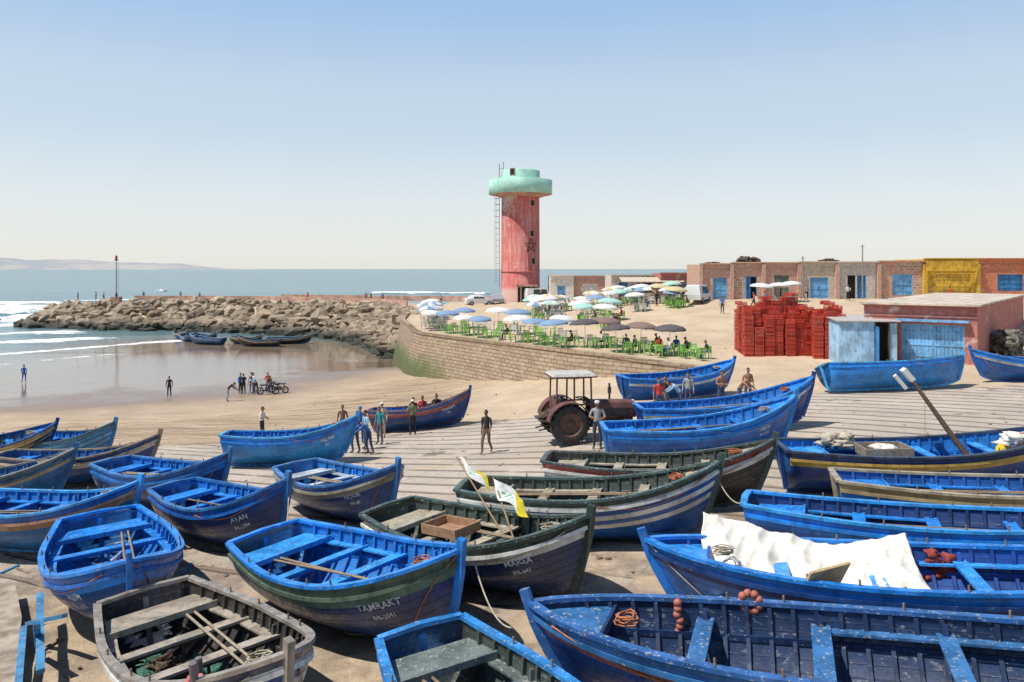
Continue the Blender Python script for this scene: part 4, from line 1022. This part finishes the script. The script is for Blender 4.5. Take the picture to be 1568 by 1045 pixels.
for i,(dx,dy,po,c) in enumerate([(-1.4,.4,'stand',BLc),(-.9,-.2,'hands',BKc),(-.3,.5,'stand',WHc),(.2,-.4,'lean',LBc),(.9,.5,'hands',RDc),(1.3,-.1,'lean',OLc),(-.6,.9,'stand',GYc)]):
    person(po,-21.6+dx,67+dy,random.uniform(0,360),c,random.choice([BKc,(.06,.09,.18)]),long=i%2==0)
for (x,y,po,r,c,pn,kw) in [(-8.4,39.5,'stand',180,BNc,BNc,dict(long=True)),(-6.7,34.0,'lean',150,OLc,(.08,.10,.16),dict(long=True,cap=RDc)),(-6.0,33.4,'lean',120,BLc,(.05,.08,.16),dict(long=True)),(-7.1,37.2,'stand',200,BLc,BLc,dict(long=True,cap=BLc)),(-6.4,34.9,'hands',120,LBc,(.1,.14,.22),dict()),
   (-6.35,39.0,'stand',170,(.46,.40,.31),(.46,.40,.31),dict(long=True,cap=WHc)),(-4.8,38.5,'hands',20,OLc,BKc,dict(long=True,cap=WHc)),(-6.0,36.2,'stand',150,TEc,(.1,.1,.12),dict())]:
    person(po,x,y,r,c,pn,**kw)
for (x,y,zo,c) in [(-4.6,41.,.45,RDc),(-3.9,41.2,.45,BKc),(-5.1,41.2,.4,BNc)]: person('sit',x,y,180,c,BKc,z=zl(x,y)+zo)
for (x,y,po,r,c,kw) in [(6.5,35.2,'stand',180,RDc,{}),(6.95,36,'hands',150,BKc,{}),(7.5,35.5,'lean',90,LBc,dict(long=True)),(9.5,36.2,'hands',200,WHc,dict(bare=True)),(10.9,36.8,'stand',180,WHc,dict(bare=True)),(10.1,35.4,'lean',230,WHc,dict(bare=True)),(8.1,36.6,'stand',160,GYc,dict(long=True))]:
    person(po,x,y,r,c,(.05,.07,.16),zf=zm,**kw)
for (x,y,po,r,c) in [(20.6,78,'stand',150,BLc),(24.3,80.,'walk',90,RDc),(25.6,80.5,'walk',90,BLc),(28.9,86,'stand',200,BNc),(32,86.5,'stand',180,GYc),(36.7,87,'hands',170,WHc),(16,88,'walk',30,BKc),(19,93,'walk',60,WHc),(13.4,86,'stand',0,GNc),(44,84,'walk',90,BNc),(46.5,84.5,'stand',90,RDc)]:
    person(po,x,y,r,c,BKc,zf=zu,long=(x%2>1))
for x,y in [(-80,156),(-77,155),(-82,157),(-74,160),(-62,158),(-40,156),(-27.5,150),(-26.6,150.3),(-12,134),(-24,148),(-67,161),(-85,156)]:
    person(random.choice(['stand','walk']),x,y,random.uniform(0,360),random.choice([BKc,BLc,RDc,GYc]),BKc,z=4.8 if x<-20 else max(4.85,zu(x,y)))
person('stand',-108,168,0,BKc,BKc,z=-1.)
def motorbike(x,y,rz,z):
    mb=MB()
    for cx in(-.62,.62):
        mb.M=Matrix.Translation((cx,0,.31))@Matrix.Rotation(math.pi/2,4,'X');mb.lathe([(.22,-.05),(.30,-.05),(.31,0),(.30,.05),(.22,.05),(.22,-.05)],20,0)
        for k in range(8): mb.cyl((0,0,0),(.24*math.cos(k*.785),.24*math.sin(k*.785),0),.008,.008,4,1)
    mb.M=None
    mb.cyl((.62,0,.31),(.40,0,.95),.035,.03,6,1);mb.cyl((.38,-.32,1.0),(.38,.32,1.0),.02,.02,6,1)
    mb.blob((.12,0,.78),(.28,.14,.14),1,2,2,.05,1,True);mb.box((-.32,0,.80),(.62,.24,.09),0,taper=(.9,.8));mb.box((.0,0,.42),(.42,.24,.3),1)
    mb.cyl((-.62,0,.31),(0,0,.4),.03,.03,6,1);mb.cyl((-.62,0,.31),(-.45,0,.75),.03,.03,6,1);mb.cyl((.38,0,.9),(-.1,0,.5),.03,.03,6,1);mb.cyl((-.7,.12,.33),(.1,.12,.28),.04,.03,6,1)
    mb.blob((.5,0,.9),(.08,.09,.09),1,1,2,0,1,True)
    mb.obj('motorcycle',[flat('tyre',(.03,.03,.03),.8),DKM,flat('bike_tank',(.05,.06,.1),.3)],loc=(x,y,z),rot=(0,.0,rz))
motorbike(-20.3,66.2,.2,zl(-20.3,66.2));motorbike(-19.6,66.9,2.9,zl(-19.6,66.9))
# ------------------------------------------------------------------ cafe furniture
def chair_mesh():
    mb=MB()
    for sx_ in(1,-1):
        mb.box((sx_*.22,.20,.22),(.04,.05,.44),0,taper=(1.2,1.2));mb.box((sx_*.22,-.2,.22),(.04,.05,.44),0)
        mb.box((sx_*.25,0,.64),(.05,.44,.03),0);mb.box((sx_*.25,.2,.54),(.035,.04,.2),0);mb.box((sx_*.22,-.23,.64),(.04,.04,.42),0)
    mb.box((0,0,.44),(.46,.44,.03),0)
    for k in range(4): mb.box((-.135+.09*k,-.235,.66),(.05,.02,.36),0)
    mb.box((0,-.24,.86),(.46,.03,.06),0);mb.box((0,-.24,.50),(.42,.02,.05),0)
    return mb.mesh('plastic_chair',[flat('green_plastic',(.24,.54,.10),.4)])
def table_mesh():
    mb=MB();mb.lathe([(0,.73),(.42,.73),(.42,.70),(0,.70)],16,0)
    for k in range(4): a=k*math.pi/2+.78;mb.cyl((math.cos(a)*.3,math.sin(a)*.3,0),(math.cos(a)*.18,math.sin(a)*.18,.7),.025,.025,6,0)
    return mb.mesh('plastic_table',[flat('white_plastic',(.65,.64,.6),.4)])
def umb_mesh():
    mb=MB();n=8;R=1.25;vs=[(0,0,2.35)]
    for r,z in((.45,2.27),(.85,2.12),(1.,1.98)):
        for k in range(n*4):
            a=2*math.pi*k/(n*4);sc=1-.05*abs(math.sin(a*n/2));vs.append((math.cos(a)*R*r*sc,math.sin(a)*R*r*sc,z+.04*abs(math.sin(a*n/2))*r))
    m=n*4
    for k in range(m):
        a=2*math.pi*k/m;vs.append((math.cos(a)*R*1.005,math.sin(a)*R*1.005,1.84+.03*abs(math.sin(a*n/2))))
    for k in range(m):
        q=(k+1)%m;seg=(k//4)%2
        mb.add([vs[0],vs[1+k],vs[1+q]],[(0,1,2)],seg*2)
        for j in range(3): mb.add([vs[1+j*m+k],vs[1+(j+1)*m+k],vs[1+(j+1)*m+q],vs[1+j*m+q]],[(0,1,2,3)],seg*2)
    mb.cyl((0,0,0),(0,0,2.42),.022,.02,8,1)
    for k in range(n): a=2*math.pi*k/n;mb.cyl((0,0,2.30),(math.cos(a)*1.2,math.sin(a)*1.2,1.97),.01,.01,4,1)
    mb.cyl((0,0,0),(0,0,.1),.22,.2,10,1)
    return mb.mesh('beach_umbrella',[CL((.68,.67,.64)),flat('umbrella_pole',(.5,.5,.5),.4,.6),CL((.68,.67,.64))])
CH=chair_mesh();TB=table_mesh();UM=umb_mesh()
GP=flat('green_plastic',(.24,.54,.10),.4);WP=flat('white_plastic',(.65,.64,.6),.4)
UC={'w':(.66,.64,.60),'b':(.20,.30,.44),'g':(.09,.08,.085),'n':(.22,.15,.12),'c':(.35,.58,.50),'y':(.55,.46,.26)}
def setup(x,y,c,c2=None,chairs=4,green=True,occ=0):
    z=zu(x,y)
    if c: inst('beach_umbrella',UM,(x,y,z),0,random.uniform(.8,1.0),[CL(UC[c]),None,CL(UC[c2 or c])],rot=(random.uniform(-.09,.09),random.uniform(-.09,.09),random.uniform(0,3)))
    tx,ty=x+random.uniform(.3,.5),y+random.uniform(-.5,-.2)
    inst('cafe_table',TB,(tx,ty,zu(tx,ty)+.02),mats=[WP if random.random()<.5 else GP])
    for k in range(chairs):
        a=k*2*math.pi/chairs+random.uniform(-.3,.3);cx,cy=tx+math.cos(a)*.8,ty+math.sin(a)*.8
        inst('plastic_chair',CH,(cx,cy,zu(cx,cy)+.03),a+math.pi/2,1.,[GP if green else WP])
        if k<occ: person('sit',cx,cy,math.degrees(a)+90,random.choice([RDc,BKc,BLc,WHc,GNc,BNc]),random.choice([BKc,BLc]),z=zu(cx,cy)+.03,long=random.random()<.5)
random.seed(21)
for i in range(7):
    t=i/6;x=-6.0+9.4*t;y=76.0-15.2*t;setup(x+random.uniform(-.3,.3),y,['b','w','b',None,'w','b','b'][i],None,4,True,1 if i in(3,6) else 0)
for i in range(6):
    t=i/5;x=-4.9+9.0*t;y=81-13.6*t;setup(x,y+random.uniform(-.5,.5),['b',None,'w','b',None,'w'][i],None,3,i%2==0,0)
for (x,y,c,o) in [(5.6,60.3,'g',1),(7.0,61,'n',0),(7.6,57.4,'g',2),(9.4,58.6,'n',1),(9.9,56.2,None,2),(11.3,57.0,'g',2),(12.3,55.4,None,1)]: setup(x,y,c,None,4,True,o)
for i in range(7): setup(-10+.35*i+random.uniform(-.5,.5),95-2.6*i,'b' if i%3 else 'w','w',2,False,1 if i==2 else 0)
for i in range(34): setup(random.uniform(1.,19),random.uniform(84,101),random.choice(['w','w','w','c','b',None,None,'y']),random.choice([None,'w']),4,i%3==0,random.choice([0,1,1]))
for i in range(5): setup(random.uniform(4,10),random.uniform(74,80),random.choice(['w','c',None]),None,3,True,random.choice([0,1]))
for x,y in [(28.2,84),(30,85.5),(26,83.5),(36,66.5)]: setup(x,y,'w',None,2,False,0)
inst('beach_umbrella',UM,(-68,154.5,4.85),0,.95,[CL(UC['w']),None,CL(UC['b'])])
def car_mesh(van=False):
    mb=MB()
    if van: prof=[(-2.1,.35),(-2.15,.9),(-2.05,1.85),(-1.9,1.95),(.9,1.95),(1.5,1.2),(2.1,1.0),(2.2,.7),(2.2,.35)]
    else: prof=[(-2.,.32),(-2.05,.8),(-1.9,.95),(-1.5,1.0),(-1.0,1.42),(.35,1.45),(1.05,.98),(1.9,.85),(2.05,.65),(2.05,.32)]
    n=len(prof);A=[];B_=[]
    for (x,z) in prof:
        inn=.16 if z>1.05 else 0;A.append((x,-.86+inn,z));B_.append((x,.86-inn,z))
    mb.add(A+B_,[(i,(i+1)%n,n+(i+1)%n,n+i) for i in range(n)]+[tuple(range(n))[::-1],tuple(range(n,2*n))],0)
    zt=1.78 if van else 1.36
    for s_ in(1,-1):
        for (a,b) in ([(-1.2,-.1),(0,.95)] if van else [(-1.0,-.3),(-.22,.5)]):
            mb.add([(a,s_*.865,1.03),(b+.15,s_*.865,1.03),(b,s_*.715,zt),(a+.12,s_*.715,zt)],[(0,1,2,3)],1)
        for cx in(-1.3,1.3): mb.cyl((cx,s_*.70,.32),(cx,s_*.88,.32),.33,.33,16,2);mb.cyl((cx,s_*.88,.32),(cx,s_*.895,.32),.18,.18,12,3)
    mb.box((2.04,0,.6),(.04,1.3,.15),3)
    return mb.mesh('parked_car',[flat('car_white',(.7,.7,.68),.3,var=.05),flat('car_glass',(.03,.035,.04),.1),flat('car_tyre',(.03,.03,.03),.8),flat('car_trim',(.35,.35,.35),.4)])
CA=car_mesh();VA=car_mesh(True)
for (x,y,r,me,c) in [(-4.8,117,15,CA,None),(-2.3,118,100,CA,flat('car_grey',(.3,.32,.34),.3)),(-5.5,124,5,CA,None),(20.6,88,60,VA,None),(23.2,102,10,CA,None),(4,119,20,VA,None)]:
    inst('parked_car',me,(x,y,zu(x,y)),math.radians(r),1.,[c,None,None,None])
mb=MB();random.seed(4)
for i in range(900):
    x=random.uniform(-22,26);y=random.uniform(8,70) if i<500 else random.uniform(8,26)
    r=random.uniform(.02,.07);mb.blob((x,y,(zm(x,y) if y>52 and x>12 else zl(x,y))+.01),(r*1.3,r,r*.5),i,0,1,.4,1)
mb.obj('beach_pebbles',[flat('pebbles',(.20,.155,.12),.9)])
mb=MB()
for i in range(70):
    x=random.uniform(-14,14);y=random.uniform(12,27);a=random.uniform(0,3.1);z=zl(x,y)+.03
    if i%3: mb.box((x,y,z),(random.uniform(.2,.8),.07,.03),i%2,rot=a)
    else:
        q=[Vector((x,y,z))]
        for k in range(12): a+=random.uniform(-.9,.9);q.append(q[-1]+Vector((math.cos(a)*.12,math.sin(a)*.12,0)))
        mb.rope(q,.012,2)
mb.obj('driftwood_and_rope_litter',[flat('scrap_wood',(.25,.19,.13),.9),flat('scrap_blue',(.04,.2,.42),.7),ROPE2])
mb=MB()
pts=[(-11.4,17.6,0),(-10.0,15.6,0),(-9.2,14.2,0),(-8.4,12.8,0),(-7.4,11.0,0)]
mb.bar([(x,y,zl(x,y)+.15) for x,y,_ in pts],[(.8,.55,0)]*5,.7,.6,0);mb.obj('slipway_kerb',[flat('old_concrete',(.32,.26,.20),.9,var=.4,scale=3)])
mb=MB()
for (a,b,w,m) in [((-9.6,16.2,.7),(-7.7,13.0,.75),.14,0),((-9.2,15.0,.55),(-8.0,12.9,.5),.12,0),((-8.8,14.8,.2),(-8.3,13.9,1.1),.11,0),((-9.3,15.3,.5),(-8.2,14.6,.95),.1,0),((-9.3,13.8,.65),(-8.2,11.9,.6),.18,1)]:
    za=zl(a[0],a[1]);mb.bar([(a[0],a[1],za+a[2]),(b[0],b[1],za+b[2])],[(.7,.7,0)]*2,w,.07,m)
mb.obj('broken_timber',[paint('timber_blue',(.05,.22,.42),.6,.6,(.4,.35,.28),6.),flat('old_timber',(.25,.19,.13),.8)])
# ------------------------------------------------------------------ light, sky, camera
SC.view_settings.view_transform='Standard';SC.view_settings.look='None';SC.view_settings.exposure=0;SC.view_settings.gamma=1
W=bpy.data.worlds.new('World');SC.world=W;W.use_nodes=True
n=W.node_tree.nodes;l=W.node_tree.links;bg=n['Background'];sk=n.new('ShaderNodeTexSky');sk.sky_type='NISHITA';sk.sun_disc=False
EL=math.radians(60);SV=Vector((-.93,-.34,0)).normalized()
sk.sun_elevation=EL;sk.sun_rotation=math.atan2(SV.x,SV.y)%(2*math.pi);sk.air_density=1.;sk.dust_density=1.;sk.ozone_density=1.5;sk.altitude=0
tc=n.new('ShaderNodeTexCoord');sp=n.new('ShaderNodeSeparateXYZ');l.new(tc.outputs['Generated'],sp.inputs[0])
cr=n.new('ShaderNodeValToRGB');l.new(sp.outputs[2],cr.inputs[0]);cr.color_ramp.interpolation='EASE'
el=cr.color_ramp.elements;el[0].position=0;el[0].color=(.69,.69,.665,1);el[1].position=1;el[1].color=(.02,.05,.14,1)
for p_,c_ in[(.06,(.63,.65,.65,1)),(.18,(.48,.57,.65,1)),(.34,(.29,.45,.66,1)),(.6,(.06,.13,.27,1))]:
    e_=el.new(p_);e_.color=c_
vm=n.new('ShaderNodeVectorMath');vm.operation='SCALE';vm.inputs['Scale'].default_value=10.;l.new(cr.outputs[0],vm.inputs[0])
v2=n.new('ShaderNodeVectorMath');v2.operation='SCALE';v2.inputs['Scale'].default_value=.35;l.new(sk.outputs[0],v2.inputs[0])
va=n.new('ShaderNodeVectorMath');va.operation='ADD';l.new(v2.outputs[0],va.inputs[0]);l.new(vm.outputs[0],va.inputs[1])
l.new(va.outputs[0],bg.inputs[0]);bg.inputs[1].default_value=.1
sd=bpy.data.lights.new('sun','SUN');sd.energy=5.;sd.angle=math.radians(.5);sd.color=(1,.95,.87)
so=bpy.data.objects.new('sun',sd);COL.objects.link(so);S3=Vector((SV.x*math.cos(EL),SV.y*math.cos(EL),math.sin(EL)));so.rotation_euler=S3.to_track_quat('Z','Y').to_euler()
cd=bpy.data.cameras.new('camera');cam=bpy.data.objects.new('camera',cd);COL.objects.link(cam)
cam.location=(0,0,11);cam.rotation_euler=(math.pi/2,0,0);cd.lens=28;cd.sensor_width=36;cd.shift_y=-.0705;cd.clip_end=60000;cd.clip_start=.1
SC.camera=cam
